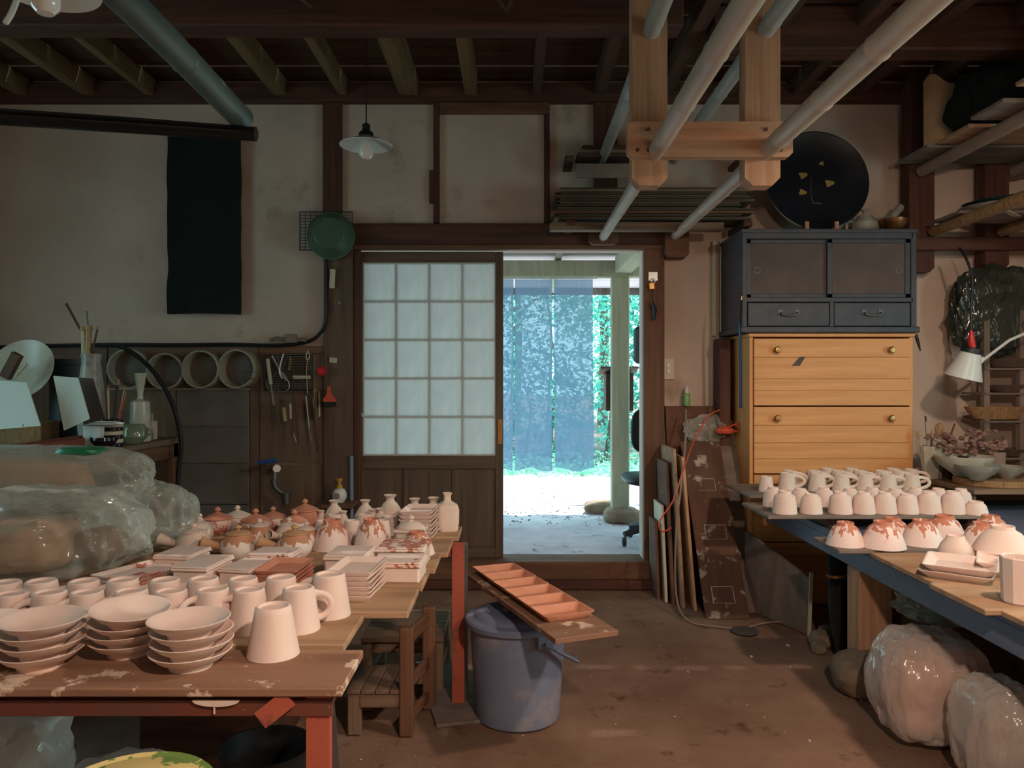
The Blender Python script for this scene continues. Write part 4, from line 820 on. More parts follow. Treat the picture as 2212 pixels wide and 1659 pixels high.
for i, px in enumerate((1670, 1729, 1780, 1836, 1885, 1934, 1978, 2027, 2076)): rput((CUPR, CUPS)[i % 2], px, 3.45 if px < 2050 else 3.40, ZR, 40 * i, 'pale footed cup upside down in the second cup row, ' + ordn[i], G, 1.0)
rput(CUPL, 2108, 3.235, ZR, 0, 'low wide cup upside down at the right end of the front cup row', G, 1.05)
G = 'dripping bowls on the right bench'
for i, (px, Y, s, lb) in enumerate(((1826, 2.87, 1.0, 'leftmost on their board'), (1908, 2.83, 1.13, 'second, nearest to the camera'), (1928, 2.965, 1.0, 'tucked behind the second one'), (1992, 2.88, 1.08, 'right of the middle'), (2040, 2.97, 1.1, 'behind the right middle one'), (2122, 2.84, 1.05, 'left behind the big white bowls'), (2140, 2.99, 1.05, 'farthest right behind the big white bowls'))):
    rput(BOWLD, px, Y, ZS, 60 * i, 'white bowl with dripping red foot upside down, ' + lb, G, (s, s, s * .98))
c = on(2166, 1192, ZS); c.y = 2.60; c.x = wx(2166, 2.6)
dup(BOWLW, c, 0, 'big plain white bowl upside down, lower of the stacked pair', 'big white bowls on the right bench', (1, 1, 1)); dup(BOWLW, (c.x, c.y, ZS + .038), 0, 'big plain white bowl upside down, upper of the stacked pair', 'big white bowls on the right bench', (.97, .97, 1.0))
t = thing('bulbous_cup', 'small round white cup with ribbed edge upside down behind the square trays', 'cup', (wx(2064, 2.62), 2.62, ZS)); part('body', MB().lathe([(0, .078), (.02, .078), (.022, .086), (.027, .086), (.03, .076), (.046, .055), (.056, .03), (.056, .0), (.052, 0), (.05, .02), (0, .06)], 36), M['bisque'], t)
dup(DISHQ, (wx(2073, 2.42), 2.42, ZS), 0, 'white square tray, lower of the pair at the front of the right bench', 'white square trays on the right bench', (1.2, 1.3, 1.1), (0, 0, -38)); dup(DISHQ, (wx(2073, 2.42) + .005, 2.42, ZS + .02), 0, 'white square tray, upper of the pair at the front of the right bench', 'white square trays on the right bench', (1.2, 1.3, 1.1), (0, 0, -33))
dup(DISHQ, (wx(2190, 2.44), 2.44, ZS), 0, 'white square tray, lower of the pair cut by the right edge', 'white square trays on the right bench', (1.2, 1.2, 1.1), (0, 0, -36)); dup(DISHQ, (wx(2190, 2.44), 2.44, ZS + .02), 0, 'white square tray, upper of the pair cut by the right edge', 'white square trays on the right bench', (1.2, 1.2, 1.1), (0, 0, -32))
t = thing('faceted_mug', 'tall faceted white mug with handle at the right edge of the photo', 'mug', (wx(2204, 2.12), 2.12, ZS)); part('body', MB().lathe([(0, .004), (.042, 0), (.046, .004), (.05, .125), (.048, .128), (.044, .125), (.04, .01), (0, .008)], 10), M['bisque'], t, smooth=10)
part('handle', MB().tube(bez((.045, 0, .1), (.09, 0, .11), (.09, 0, .02), (.042, 0, .03), 10), .007, 10, 1.4), M['bisque'], t)
# shelf behind with vases and bowls
ZH = .69
t = thing('low_shelf', 'low rough wooden shelf at the far right carrying vases and grey bowls', 'shelf', (2.6, 4.1, ZT)); part('shelf_top', MB().span((2.19, 3.62, ZH - .025), (3.1, 4.46, ZH), .003), GW['x'], t, world=True)
for x in (2.2, 3.06): part('side_board', MB().span((x, 3.66, ZT), (x + .025, 4.05, ZH - .025), .002), GW['y'], t, world=True); part('leg', MB().span((x, 4.38, 0), (x + .03, 4.44, ZH - .025), .002), GW['z'], t, world=True)
c = Vector((wx(2001, 4.05), 4.05, ZH)); c.x += .03; t = thing('faceted_vase', 'tall faceted white vase crammed with brushes and modelling tools', 'vase', c)
part('body', MB().lathe([(0, .004), (.045, 0), (.06, .17), (.057, .172), (.042, .01), (0, .01)], 9), M['glaze'], t, smooth=10)
tools = ((-.03, .3, -.01, 'modelling_stick'), (-.015, .33, -.02, 'modelling_stick'), (.02, .26, .03, 'wooden_spoon'), (.03, .29, .08, 'modelling_stick'), (-.04, .22, -.03, 'paintbrush'), (0, .22, .01, 'paintbrush'))
for i, (x, h, dx, nm) in enumerate(tools):
    b0 = c + Vector((x * .6, .012 * (i % 3 - 1), .03)); e = c + Vector((x + dx, .02 * (i % 3 - 1), h))
    q = thing(nm, ('thin stick tool leaning left in the white faceted vase', 'tallest thin stick tool in the white faceted vase', 'wooden spoon standing in the white faceted vase', 'notched dark stick leaning right in the faceted vase', 'bushy brush leaning far left in the faceted vase', 'short brush in the middle of the faceted vase')[i], 'tool', b0, group='tools in the faceted vase')
    part('shaft', MB().tube([b0, e], .0045, 6), M['stick' if i % 2 == 0 else 'stickdk'], q, world=True)
    if 'spoon' in nm: part('spoon_bowl', MB().blob(e, (.05, .018, .062), 1, 0, 1, 1, 3, flat=False), M['basket'], q, world=True)
    elif 'brush' in nm: part('bristles', MB().tube([e, e + (e - b0).normalized() * .03], [.012, .004], 8), M['bristle'], q, world=True)
def vase(px, Y, z, prof, m, label, name='vase', sc=1):
    x = wx(px, Y); return solo(name, MB().lathe([(r_ * sc, h_ * sc) for r_, h_ in prof], 36), m, label, 'vase' if 'vase' in name else 'bowl', loc=(x, Y, z))
dv_ = Vector((wx(2080, 4.0), 4.0, ZH)); vase(2080, 4.0, ZH, [(0, .003), (.045, 0), (.062, .03), (.06, .08), (.045, .1), (.05, .125), (.046, .125), (.04, .1), (0, .02)], M['glazedk'], 'glossy black vase holding the dried flowers')
vase(2043, 4.1, ZH, [(0, .003), (.045, 0), (.052, .04), (.05, .15), (.045, .155), (.04, .15), (0, .02)], M['greyclay'], 'plain grey-brown cylinder vase left of the black vase'); vase(2120, 4.12, ZH, [(0, .003), (.04, 0), (.05, .08), (.04, .14), (.036, .14), (0, .02)], M['glaze'], 'pale round-shouldered vase right behind the black vase')
vase(2150, 3.98, ZH, [(0, .003), (.042, 0), (.048, .14), (.044, .145), (.04, .14), (0, .02)], M['greyclay'], 'tall grey-brown cylinder vase right of the black vase')
t = thing('dried_flowers', 'bunch of dried brown flower stalks spreading out of the black vase', 'flowers', dv_ + Vector((0, 0, .1))); g = MB(); r2 = random.Random(5); heads = MB()
for i in range(46):
    a = r2.uniform(0, 6.28); e = dv_ + Vector((math.cos(a) * r2.uniform(.05, .2), math.sin(a) * .09, r2.uniform(.14, .25))); g.tube([dv_ + Vector((0, 0, .1)), dv_ + Vector((math.cos(a) * .03, 0, .14)), e], .0022, 5)
    for k in range(3): heads.blob(e + Vector((r2.uniform(-.02, .02), 0, r2.uniform(-.015, .015))), (.03, .024, .02), i + k, .4, 2, 1, 1, flat=False)
part('stems', g, M['dried'], t, world=True, kind='stuff'); part('flower_heads', heads, M['dried'], t, world=True, kind='stuff')
bp = [(0, .004), (.04, 0), (.045, .008), (.1, .05), (.118, .085), (.12, .09), (.114, .088), (.09, .05), (.03, .016), (0, .014)]
solo('turntable', MB().lathe([(0, 0), (.17, 0), (.175, .006), (.175, .028), (.17, .034), (0, .034)], 48, Matrix.Translation((wx(2150, 3.78), 3.80, ZH))), M['basket'], 'thick round wooden turntable on the low shelf', 'turntable')
vase(2082, 3.86, ZH + .035, bp, M['glaze'], 'large pale glazed bowl, leftmost of the three bowls on the turntable', 'bowl', 1.15); vase(2112, 3.70, ZH + .035, bp, M['glazegr'], 'mottled grey-green bowl in front of the large pale bowl', 'bowl', .82); vase(2176, 3.76, ZH + .035, bp, M['glazegr'], 'small grey pouring bowl, rightmost on the turntable', 'bowl', .68)
# rack with trays
t = thing('slatted_rack', 'grey wooden rack of shelves at the right edge holding wooden trays', 'rack', (2.55, 3.9, 0)); YR = 4.28
for px in (2128, 2205): x = wx(px, YR); part('upright', MB().span((x - .016, YR - .02, ZH), (x + .016, YR + .02, 1.62), .002), M['boardgr'], t, world=True)
for i, py in enumerate((795, 848, 908, 988)):
    z = wz(py, YR); part('rack_shelf', MB().span((wx(2122, YR), YR - .03, z - .012), (3.1, YR + .2, z), .002), M['boardgr'], t, world=True)
x = 3.05; part('upright', MB().span((x - .016, YR - .02, ZH), (x + .016, YR + .02, 1.62), .002), M['boardgr'], t, world=True)
def tray(px, py, w_, m, lab, h=.05):
    z = wz(py, YR); c = (wx(px, YR), YR + .03, z); g = MB().lathe([(0, .004), (w_ * .3, 0), (w_ * .36, .004), (w_ * .5, h), (w_ * .48, h + .004), (w_ * .34, .014), (0, .012)], 40); g.v = [Vector((p.x, p.y * .45, p.z)) for p in g.v]
    solo('oval_tray', g, m, lab, 'tray', 'oval trays on the rack', loc=c)
tray(2196, 795, .36, M['tray'], 'dark oval wooden tray on the top shelf of the rack'); tray(2186, 848, .28, M['tray'], 'small dark oval tray on the second shelf of the rack', .04); tray(2160, 907, .36, M['basket'], 'thick brown wicker oval tray jutting from the third shelf', .07); tray(2200, 987, .26, M['tray'], 'dark oval tray on the lowest shelf of the rack', .04)
# crumpled bags on the wall
t = thing('hanging_bag', 'big crumpled green-black plastic bag hanging on the wall at far right', 'bag', (wx(2150, 4.4), 4.4, wz(760, 4.4)))
part('bag_body', MB().blob(W(2152, 672, 4.34), (.46, .16, .47), 11, .16, 2.4, .7, ridge=.5, sub=5, flat=False), M['plasticgreen'], t, world=True); part('lining', MB().blob(W(2152, 674, 4.36), (.40, .12, .40), 12, .1, 2, .7, flat=False), M['glazedk'], t, world=True)
solo('hanging_bag', MB().blob(W(2082, 735, 4.42), (.14, .08, .34), 15, .22, 2.4, .8, ridge=.5, flat=False), M['plasticclear'], 'small clear crumpled plastic bag hanging left below the green-black one', 'bag')
# work lamp
c = W(2090, 786, 4.0); t = thing('clamp_lamp', 'white cone-shaded clamp lamp on a jointed arm, unlit, at far right', 'lamp', c); T = Matrix.Translation(c) @ Euler((R(10), R(12), 0)).to_matrix().to_4x4()
part('shade', MB().lathe([(.046, .062), (.05, .055), (.056, .03), (.092, -.075), (.090, -.077), (.052, .028), (.044, .05), (0, .055)], 40, T), M['enamel'], t, world=True); part('socket_ring', MB().lathe([(.0, .09), (.05, .088), (.053, .082), (.053, .06), (0, .058)], 32, T), M['black'], t, world=True)
part('grip', MB().tube([W(2101, 758, 4.0), W(2100, 748, 4.0), W(2098, 726, 4.0), W(2098, 714, 4.0)], [.014, .019, .014, .008], 14), M['red'], t, 'red plastic grip', world=True); q = W(2098, 715, 4.0)
part('cord', MB().tube(spline([q, q + Vector((0, 0, .12)), W(2100, 600, 4.02), W(2086, 556, 4.05), W(2072, 536, 4.1)], 6), .007, 8), M['black'], t, world=True)
part('arm', MB().tube([W(2120, 780, 4.0), W(2180, 735, 4.02), W(2260, 700, 4.05)], .008, 6).tube([W(2112, 786, 4.0), W(2124, 774, 4.0)], .014, 8), M['enamel'], t, world=True)
# ---------------------------------------------------------------- beneath the right bench
G = 'plastic-wrapped clay under the right bench'
for i, (c, d, sd, lab) in enumerate((((1.42, 2.60, .172), (.34, .32, .35), 31, 'big clear plastic bag of clay leaning out from under the right bench, nearest the stone'), ((1.46, 2.29, .145), (.22, .25, .31), 32, 'upright shiny plastic clay bag next toward the camera'), ((1.63, 2.12, .13), (.26, .26, .28), 33, 'crumpled plastic clay bag at the right bottom corner'), ((1.60, 1.88, .12), (.3, .26, .26), 34, 'plastic clay bag cut by the bottom right corner'))):
    t = thing('clay_bag', lab, 'bag', (c[0], c[1], 0), group=G); part('plastic_wrap', MB().blob(c, d, sd, .10, 1.4, .66, ridge=.4, sub=6, fold=.28), M['plasticclay'], t, world=True); part('clay_block', MB().blob((c[0], c[1], c[2] - .01), (d[0] * .82, d[1] * .82, d[2] * .84), sd, .08, 1.6, .55, sub=3), M['terralight' if i % 2 == 0 else 'greyclay'], t, world=True)
solo('plastic_sheet', MB().blob((1.62, 2.86, .36), (.30, .3, .1), 41, .2, 2, .8, ridge=.5, flat=False), M['plasticclear'], 'loose clear plastic sheet bunched behind the bench leg', 'plastic')
solo('cardboard_box', MB().span((1.52, 2.75, 0), (1.8, 3.0, .315), .004), DK['x'], 'dark box under the loose plastic sheet below the right bench', 'box')
solo('stone', MB().blob((1.46, 2.78, .245), (.1, .1, .09), 42, .15, 1.6, .8), M['stone'], 'small rounded stone beside the bench leg, upper one', 'stone'); solo('stone', MB().blob((1.475, 2.82, .1), (.14, .14, .21), 43, .12, 1.6, .8), M['stone'], 'yellowish rounded stone beside the bench leg, lower one', 'stone')
t = thing('rolled_umbrella', 'dark rolled umbrella with brass band standing under the far end of the right bench', 'umbrella', (1.42, 3.3, 0)); part('canopy', MB().tube([(1.42, 3.3, .0), (1.41, 3.3, .2), (1.40, 3.3, .45)], [.012, .04, .034], 10), M['blackcloth'], t, world=True); part('band', MB().tube([(1.403, 3.3, .36), (1.402, 3.3, .372)], .042, 16), M['brass'], t, world=True)
solo('rolled_cloth', MB().tube([(1.52, 3.42, 0), (1.50, 3.42, .25), (1.50, 3.42, .45)], [.05, .065, .05], 12), M['blackcloth2'], 'dark rolled cloth standing beside the umbrella under the bench', 'roll')
t = thing('panel_board', 'brown chipboard sheet standing on edge below the far end of the cup boards', 'board', (1.33, 3.6, 0)); g = MB(); g.add([(1.235, 4.05, 0), (1.405, 3.62, 0), (1.405, 3.62, .27), (1.235, 4.05, .41), (1.25, 4.056, 0), (1.42, 3.626, 0), (1.42, 3.626, .27), (1.25, 4.056, .41)], [(0, 1, 2, 3), (4, 7, 6, 5), (0, 4, 5, 1), (2, 6, 7, 3), (0, 3, 7, 4), (1, 5, 6, 2)]); part('sheet', g, M['boardgr'], t, world=True)
part('stake', MB().box((1.405, 3.60, .15), (.014, .014, .30), (0, 2, 0)), M['stick'], t, 'thin pale stake', world=True)
for k, (x, y, d) in enumerate(((1.40, 3.46, .1), (1.47, 3.56, .09), (1.36, 3.38, .07))): solo('stone', MB().blob((x, y, d * .33), (d, d, d * .8), 50 + k, .15, 1.5, .8), M['stone'], ('grey stone on the floor left of the umbrella tip', 'grey stone behind the umbrella tip', 'smallest stone at the floor edge by the umbrella')[k], 'stone')
# ---------------------------------------------------------------- boards leaning between door and chest
def lean(nm, x0b, x1b, yb, x0t, x1t, yt, zt, th, m, lab, **kw):
    g = MB(); v = [(x0b, yb, 0), (x1b, yb, 0), (x1t, yt, zt), (x0t, yt, zt)]; g.add(v + [(x, y + th, z + .002) for x, y, z in v], [(0, 1, 2, 3), (4, 7, 6, 5), (0, 4, 5, 1), (2, 6, 7, 3), (0, 3, 7, 4), (1, 5, 6, 2)]); return solo(nm, g, m, lab, 'board', 'boards leaning beside the doorway', **kw)
LB = mat('plaster_stained_board', (84, 58, 46), (104, 74, 58), (14, 3, 3), .8, .25, c3=(170, 156, 142), s3=9, l3=.555, w3=.05)
o = thing('leaning_board', 'dark brown leaning board with white slip stains and outlined rectangles', 'board', (1.1, 3.95, 0), group='boards leaning beside the doorway')
g = MB(); v = [(.985, 3.87, 0), (1.205, 3.87, 0), (1.185, 4.36, .86), (.962, 4.36, .86)]; g.add(v + [(x, y + .016, z + .002) for x, y, z in v], [(0, 1, 2, 3), (4, 7, 6, 5), (0, 4, 5, 1), (2, 6, 7, 3), (0, 3, 7, 4), (1, 5, 6, 2)]); part('board_body', g, LB, o, world=True)
def onb(u, w_): p = Vector(v[0]).lerp(Vector(v[1]), u).lerp(Vector(v[3]).lerp(Vector(v[2]), u), w_); return p + Vector((0, -.002, 0))
for (u0, u1, w0, w1) in ((.22, .72, .08, .165), (.28, .78, .42, .5), (.25, .7, .70, .77)):
    g = MB(); P = [onb(u0, w0), onb(u1, w0), onb(u1, w1), onb(u0, w1), onb(u0, w0)]; g.tube(P if w0 < .6 else P[:3] + [P[3]], .0035, 5, .5); part('slip_outline', g, M['greyclay'] if 0 else M['glaze'], o, 'pale slip outline left by a tray', world=True)
lean('leaning_board', 1.205, 1.30, 3.97, 1.13, 1.30, 4.40, .92, .014, M['boardgr'], 'grey board leaning behind the stained one, on its right')
lean('leaning_board', .93, 1.22, 4.40, .90, 1.19, 4.48, 1.055, .03, M['boarddk'], 'wide dark board behind, flat against the wall')
for i, (xb, xt, y0, zt, mm, lab) in enumerate(((.955, .90, 4.0, .80, 'ochre', 'thin board on edge with a pale ochre edge, right next to the stained board'), (.905, .865, 4.05, .84, 'board', 'thin board on edge with a tan edge, second from the stained board'), (.865, .84, 4.12, .76, 'boarddk', 'thin dark board on edge in the middle of the leaning row'), (.835, .822, 4.16, .52, 'ivory', 'short white-edged board on edge beside the door post'), (.80, .795, 4.2, .42, 'boarddk', 'shortest brown board on edge, leftmost beside the door post'))):
    g = MB(); v2 = [(xb, y0, 0), (xb + .014, y0, 0), (xt + .014, y0 + .05, zt), (xt, y0 + .05, zt)]; g.add(v2 + [(x, 4.44, z) for x, y, z in v2], [(0, 1, 2, 3), (4, 7, 6, 5), (0, 4, 5, 1), (2, 6, 7, 3), (0, 3, 7, 4), (1, 5, 6, 2)]); solo('upright_board', g, M[mm], lab, 'board', 'thin boards standing on edge by the door post')
t = thing('spray_bottle', 'small green spray bottle with white nozzle on the dark board top', 'bottle', (wx(1485, 4.46), 4.475, 1.06)); part('bottle_body', MB().lathe([(0, 0), (.018, 0), (.02, .004), (.02, .062), (.012, .074), (0, .074)], 20), M['spray'], t); part('nozzle', MB().lathe([(.012, .073), (.012, .095), (.007, .1), (.006, .118), (0, .12)], 14), M['enamel'], t)
solo('plastic_bag', MB().blob((1.13, 4.40, .925), (.26, .12, .15), 60, .25, 2.4, .9, ridge=.5, flat=False), M['plasticclear'], 'crumpled clear plastic bag on top of the leaning boards', 'bag')
t = thing('cord_reel', 'orange twine reel with loose loops on top of the leaning boards', 'twine', (1.25, 4.3, .93)); part('reel', MB().torus((1.20, 4.31, .925), .035, .018, 'z', 24, 8).torus((1.20, 4.31, .935), .02, .014, 'z', 20, 8), M['orange'], t, world=True)
g = MB(); r3 = random.Random(8)
for k in range(5): g.tube(spline([(1.18, 4.3, .93), (1.2 + .05 * k, 4.28, .94 + .02 * k), (1.27 + .02 * k, 4.27 + .01 * k, .92 + .012 * k), (1.30, 4.28, .95 + .02 * k), (1.33 + .005 * k, 4.28, .99)], 5), .0032, 5)
part('loose_loops', g, M['orange'], t, world=True, kind='stuff')
solo('orange_twine', MB().tube(spline([W(1556, 885, 4.3), W(1530, 900, 4.3), W(1500, 950, 4.25), W(1478, 1010, 4.0), W(1455, 1080, 3.95), W(1425, 1125, 3.9), W(1430, 1148, 3.9), W(1450, 1140, 3.93)], 6), .004, 6), M['orange'], 'thin orange cord looping down in front of the boards beside the doorway', 'cord')
solo('extension_cable', MB().tube(spline([W(1482, 885, 4.35), W(1481, 950, 4.2), W(1470, 1060, 3.95), W(1460, 1160, 3.88), Vector((.84, 3.9, .1)), Vector((.88, 3.8, .012)), Vector((1.0, 3.72, .007)), Vector((1.12, 3.7, .007)), Vector((1.25, 3.78, .007)), Vector((1.36, 3.8, .007))], 6), .005, 6), M['greyclay'], 'grey power cord running down the boards and along the floor to the bench', 'cord')
solo('metal_dish', MB().lathe([(0, .002), (.05, 0), (.062, .006), (.064, .012), (.05, .014), (.03, .01), (0, .012)], 36, Matrix.Translation((1.115, 3.655, 0))), M['metal'], 'small round shiny metal dish lying on the earth floor', 'dish')
# ================================================================ CEILING RACK AND BAMBOO
t = thing('hanging_rack', 'pale wooden ceiling rack of two posts and a crosspiece holding the bamboo poles', 'rack', (.73, 2.85, 1.93))
for xa, xb in ((.446, .578), (.866, .998)):
    w_ = (xb - xa); c = .03; g = MB().prism([(xa, 1.93 + c), (xa + c, 1.93), (xb - c, 1.93), (xb, 1.93 + c), (xb, 2.97), (xa, 2.97)], 2.84, 2.91); part('hanging_post', g, HK['z'], t, world=True)
c = .016; xa, xb, za, zb = .424, 1.03, 2.025, 2.155
part('crosspiece', MB().prism([(xa, za + c), (xa + c, za), (xb - c, za), (xb, za + c), (xb, zb - c), (xb - c, zb), (xa + c, zb), (xa, zb - c)], 2.80, 2.84), HK['x'], t, world=True)
for x, z in ((.50, 2.125), (.50, 2.05), (.93, 2.125), (.93, 2.05), (.985, 2.05), (.46, 2.05)): part('peg', MB().lathe([(0, 0), (.007, 0), (.007, .006), (0, .006)], 10, Matrix.Translation((x, 2.80, z)) @ Matrix.Rotation(R(90), 4, 'X')), M['stickdk'], t, world=True)
def bamboo(p0, p1, r0, r1, m, label, nodes=7, name='bamboo_pole', group=None):
    p0, p1 = Vector(p0), Vector(p1); pts = []; rr = []; n = nodes * 6; rr_ = random.Random(int(r0 * 1e5 + p0.x * 1000))
    L = (p1 - p0).length; side = Vector((1, 0, .4))
    for i in range(n + 1):
        u = i / n; k = (i % 6); r = r0 + (r1 - r0) * u; kink = .0025 * math.sin(u * 9 + p0.x * 9)
        for du, f in (((-.003, .985), (-.001, 1.06), (.001, 1.05), (.003, .985)) if k == 0 and 0 < i < n else ((0, 1.0),)):
            pts.append(p0.lerp(p1, u + du) + side * kink); rr.append(r * f)
    return solo(name, MB().tube(pts, rr, 18), m, label, 'pole', group)
GBA = 'bamboo poles running back from the camera through the hanging rack'
bamboo((.53, 4.47, 2.04), (.53, .9, 2.06), .026, .036, BAMB, 'lower left bamboo pole through the pale crosspiece, ending above the doorway', 10, group=GBA)
bamboo((.944, 4.47, 2.045), (.944, .9, 2.07), .026, .041, BAMB, 'lower right bamboo pole through the pale crosspiece, thickest near the camera', 10, group=GBA)
bamboo((.53, 4.47, 2.50), (.51, 1.4, 2.51), .028, .036, BAM, 'upper left bamboo pole passing the left hanging post below the ceiling', 9, group=GBA)
bamboo((.944, 4.47, 2.50), (.944, 1.4, 2.52), .028, .037, BAM, 'upper right bamboo pole passing the right hanging post below the ceiling', 9, group=GBA)
bamboo((-.855, 2.42, 2.036), (-.855, .7, 2.05), .038, .036, BAMD, 'thick dark bamboo pole at the upper left, resting on the black pole', 4)
solo('black_pole', MB().tube([(-1.75, 2.36, 2.03), (-1.2, 2.38, 2.0), (-.80, 2.39, 1.975)], [.026, .025, .022], 16), mat('black_lacquer', (22, 18, 18), (32, 26, 24), rough=.25, bump=.05), 'glossy black pole lying crosswise under the thick dark bamboo', 'pole')
# wall brackets that carry the poles
tn[0] += 1
for i, (xa, xb, ya, yb) in enumerate(((1270, 1332, 508, 533), (1432, 1482, 508, 560))):
    x0, x1, z0, z1 = wx(xa, 4.5), wx(xb, 4.5), wz(yb, 4.5), wz(ya, 4.5); c = .018
    o = struct('trim_%d' % (tn[0] + 1 + i), MB().prism([(x0, z0 + c), (x0 + c, z0), (x1 - c, z0), (x1, z0 + c), (x1, z1), (x0, z1)], 4.42, 4.53), BR['x'])
# stacked thin boards on the wall rack
t = thing('wall_rack', 'dark wall brackets above the doorway carrying the stack of thin boards', 'rack', (.8, 4.4, 2.08))
part('bracket_rail', MB().span((wx(1187, 4.3), 4.22, wz(502, 4.3)), (wx(1556, 4.3), 4.30, wz(486, 4.3)), .004), GW['x'], t, 'pale lower rail', world=True)
for x in (.30, 1.28): part('bracket', MB().span((x, 4.22, 2.06), (x + .05, 4.53, 2.095), .003), DK['y'], t, world=True); part('bracket', MB().span((x, 4.30, 2.445), (x + .05, 4.53, 2.475), .003), DK['y'], t, world=True)
G = 'thin slats stacked on the wall rack'; r4 = random.Random(12); z = 2.098
for k in range(15):
    th = r4.uniform(.009, .0145); xa = .235 + r4.uniform(-.02, .05); xb = 1.31 + r4.uniform(-.05, .05); dy = r4.uniform(-.02, .02)
    where = ['lowest of the stack', '', '', 'a third of the way up', '', '', '', 'in the middle of the stack', '', '', '', 'a third from the top', '', 'second from the top', 'topmost of the stack'][k] or 'number %s from the bottom of the stack' % ['', 'two', 'three', '', 'five', 'six', 'seven', '', 'nine', 'ten', 'eleven', '', 'thirteen'][k]
    solo('slat_board', MB().box(((xa + xb) / 2, 4.36 + dy, z + th / 2), (xb - xa, .22, th), (0, 0, r4.uniform(-.6, .6)), .002), (SL['x'], GW['x'], SL['x'], BR['x'])[k % 4], 'long thin grey board on the wall rack, ' + where, 'board', G); z += th + .0012
z = 2.478
for k in range(3): solo('slat_board', MB().box((.63, 4.41, z + .011), (.52 - .03 * k, .16, .021), (0, 0, 1 - k), .003), (DK['x'], GW['x'], DK['x'])[k], ('lowest', 'middle', 'top')[k] + ' of three short dark boards on the upper wall bracket', 'board', 'short boards on the upper bracket'); z += .0225
solo('slat_board', MB().span((.36, 4.30, 2.35), (.78, 4.315, 2.43), .002), M['boardgr'], 'short grey board leaning upright between the two board stacks', 'board')
# pendant lamps
def pendant(px, py, Y, label, sc=1.0, drop=2.9):
    c = W(px, py, Y); t = thing('pendant_lamp', label, 'lamp', c)
    part('shade', MB().lathe([(.016 * sc, .032 * sc), (.03 * sc, .026 * sc), (.10 * sc, -.004 * sc), (.128 * sc, -.018 * sc), (.127 * sc, -.021 * sc), (.098 * sc, -.008 * sc), (.03 * sc, .021 * sc), (.016 * sc, .027 * sc)], 48), M['enamel'], t)
    part('socket', MB().lathe([(0, .095 * sc), (.008 * sc, .09 * sc), (.019 * sc, .082 * sc), (.019 * sc, .055 * sc), (.034 * sc, .042 * sc), (.036 * sc, .028 * sc), (.02 * sc, .026 * sc), (0, .02 * sc)], 24), M['black'], t)
    part('bulb', MB().lathe([(.014 * sc, .03 * sc), (.017 * sc, .0), (.03 * sc, -.03 * sc), (.036 * sc, -.05 * sc), (.033 * sc, -.07 * sc), (.02 * sc, -.084 * sc), (0, -.088 * sc)], 28), M['glassbulb'], t)
    part('cord', MB().tube([(0, 0, .09 * sc), (.002, 0, drop - c.z)], .0035, 6), M['black'], t); return t
pendant(791, 306, 3.7, 'unlit pendant lamp with flat white shade and opal bulb left of the door', 1.0, 2.97)
pendant(98, -42, 1.55, 'white pendant shade with bulb cut by the top left corner of the photo', .8, 2.97)
solo('white_rag', MB().tube(spline([W(42, -30, 1.6), W(36, 0, 1.6), W(24, 30, 1.6), W(10, 52, 1.6)], 5), [.006] * 15 + [.003], 6), M['enamel'], 'white string end hanging at the very top left corner', 'string')
# lit work lamps overhead (beyond the frame): shades that keep the light off the ceiling
for i, (x, y, z) in enumerate(((.55, .2, 1.9), (1.6, 1.5, 2.15))):
    t = thing('work_lamp', ('lit pendant work lamp hanging over the camera', 'lit pendant work lamp hanging over the right bench')[i], 'lamp', (x, y, z)); t.rotation_euler = (0, R(-22 if i == 0 else -15), 0); part('shade', MB().lathe([(.02, .12), (.05, .11), (.13, .02), (.157, -.010), (.154, -.012), (.125, .017), (.045, .105), (.02, .112)], 40), M['enamel'], t); part('cord', MB().tube([(0, 0, .11), (0, 0, 2.97 - z)], .004, 6), M['black'], t)
# sticks of bridging between the joists
for i, (a, b) in enumerate((((-1.15, 2.95), (-.86, 2.82)), ((-.62, 2.82), (-.86, 2.95)), ((-.25, 2.95), (-.02, 2.8)), ((.1, 2.95), (-.02, 2.8)))):
    solo('bamboo_stick', MB().tube([(a[0], 2.9, a[1] - .02), (b[0], 3.28, b[1] - .01)], .008, 6), M['stickdk'], 'thin dark stick wedged under the joists before the cross beam, ' + ordn[i], 'stick')
_before = set(C.objects)
# ================================================================ RIGHT TOP: hangers, shelves
t = thing('hanging_rack', 'dark wooden rack with two hanging posts and a crossbar at the upper right', 'rack', (2.3, 4.0, 1.78))
for xa, xb, zb_ in ((2.065, 2.196, 1.772), (2.458, 2.584, 1.79)):
    c = .022; part('hanging_post', MB().prism([(xa, zb_ + c), (xa + c, zb_), (xb - c, zb_), (xb, zb_ + c), (xb, 2.97), (xa, 2.97)], 3.97, 4.05), DK['z'], t, world=True)
part('crossbar', MB().span((2.0, 3.935, 1.879), (2.88, 3.97, 1.947), .004), DK['x'], t, world=True)
G = 'log poles of the upper right shelves'
solo('shelf_pole', MB().tube([(2.17, 3.935, 1.975), (2.165, 3.2, 1.98), (2.18, 1.6, 1.98)], [.026, .03, .034], 12), M['basket'], 'barky pole of the lower right shelf, left one, resting on the crossbar', 'pole', G); solo('shelf_pole', MB().tube([(2.52, 3.93, 1.975), (2.52, 1.6, 1.975)], .028, 12), M['basket'], 'barky pole of the lower right shelf, right one', 'pole', G)
solo('shelf_pole', MB().tube([(2.12, 3.95, 2.29), (2.12, 1.6, 2.30)], [.03, .034], 14), M['greyclay'], 'smooth grey-brown pole under the upper right shelf, left one', 'pole', G); solo('shelf_pole', MB().tube([(2.6, 3.95, 2.29), (2.6, 1.6, 2.30)], [.03, .034], 14), M['greyclay'], 'smooth grey-brown pole under the upper right shelf, right one', 'pole', G)
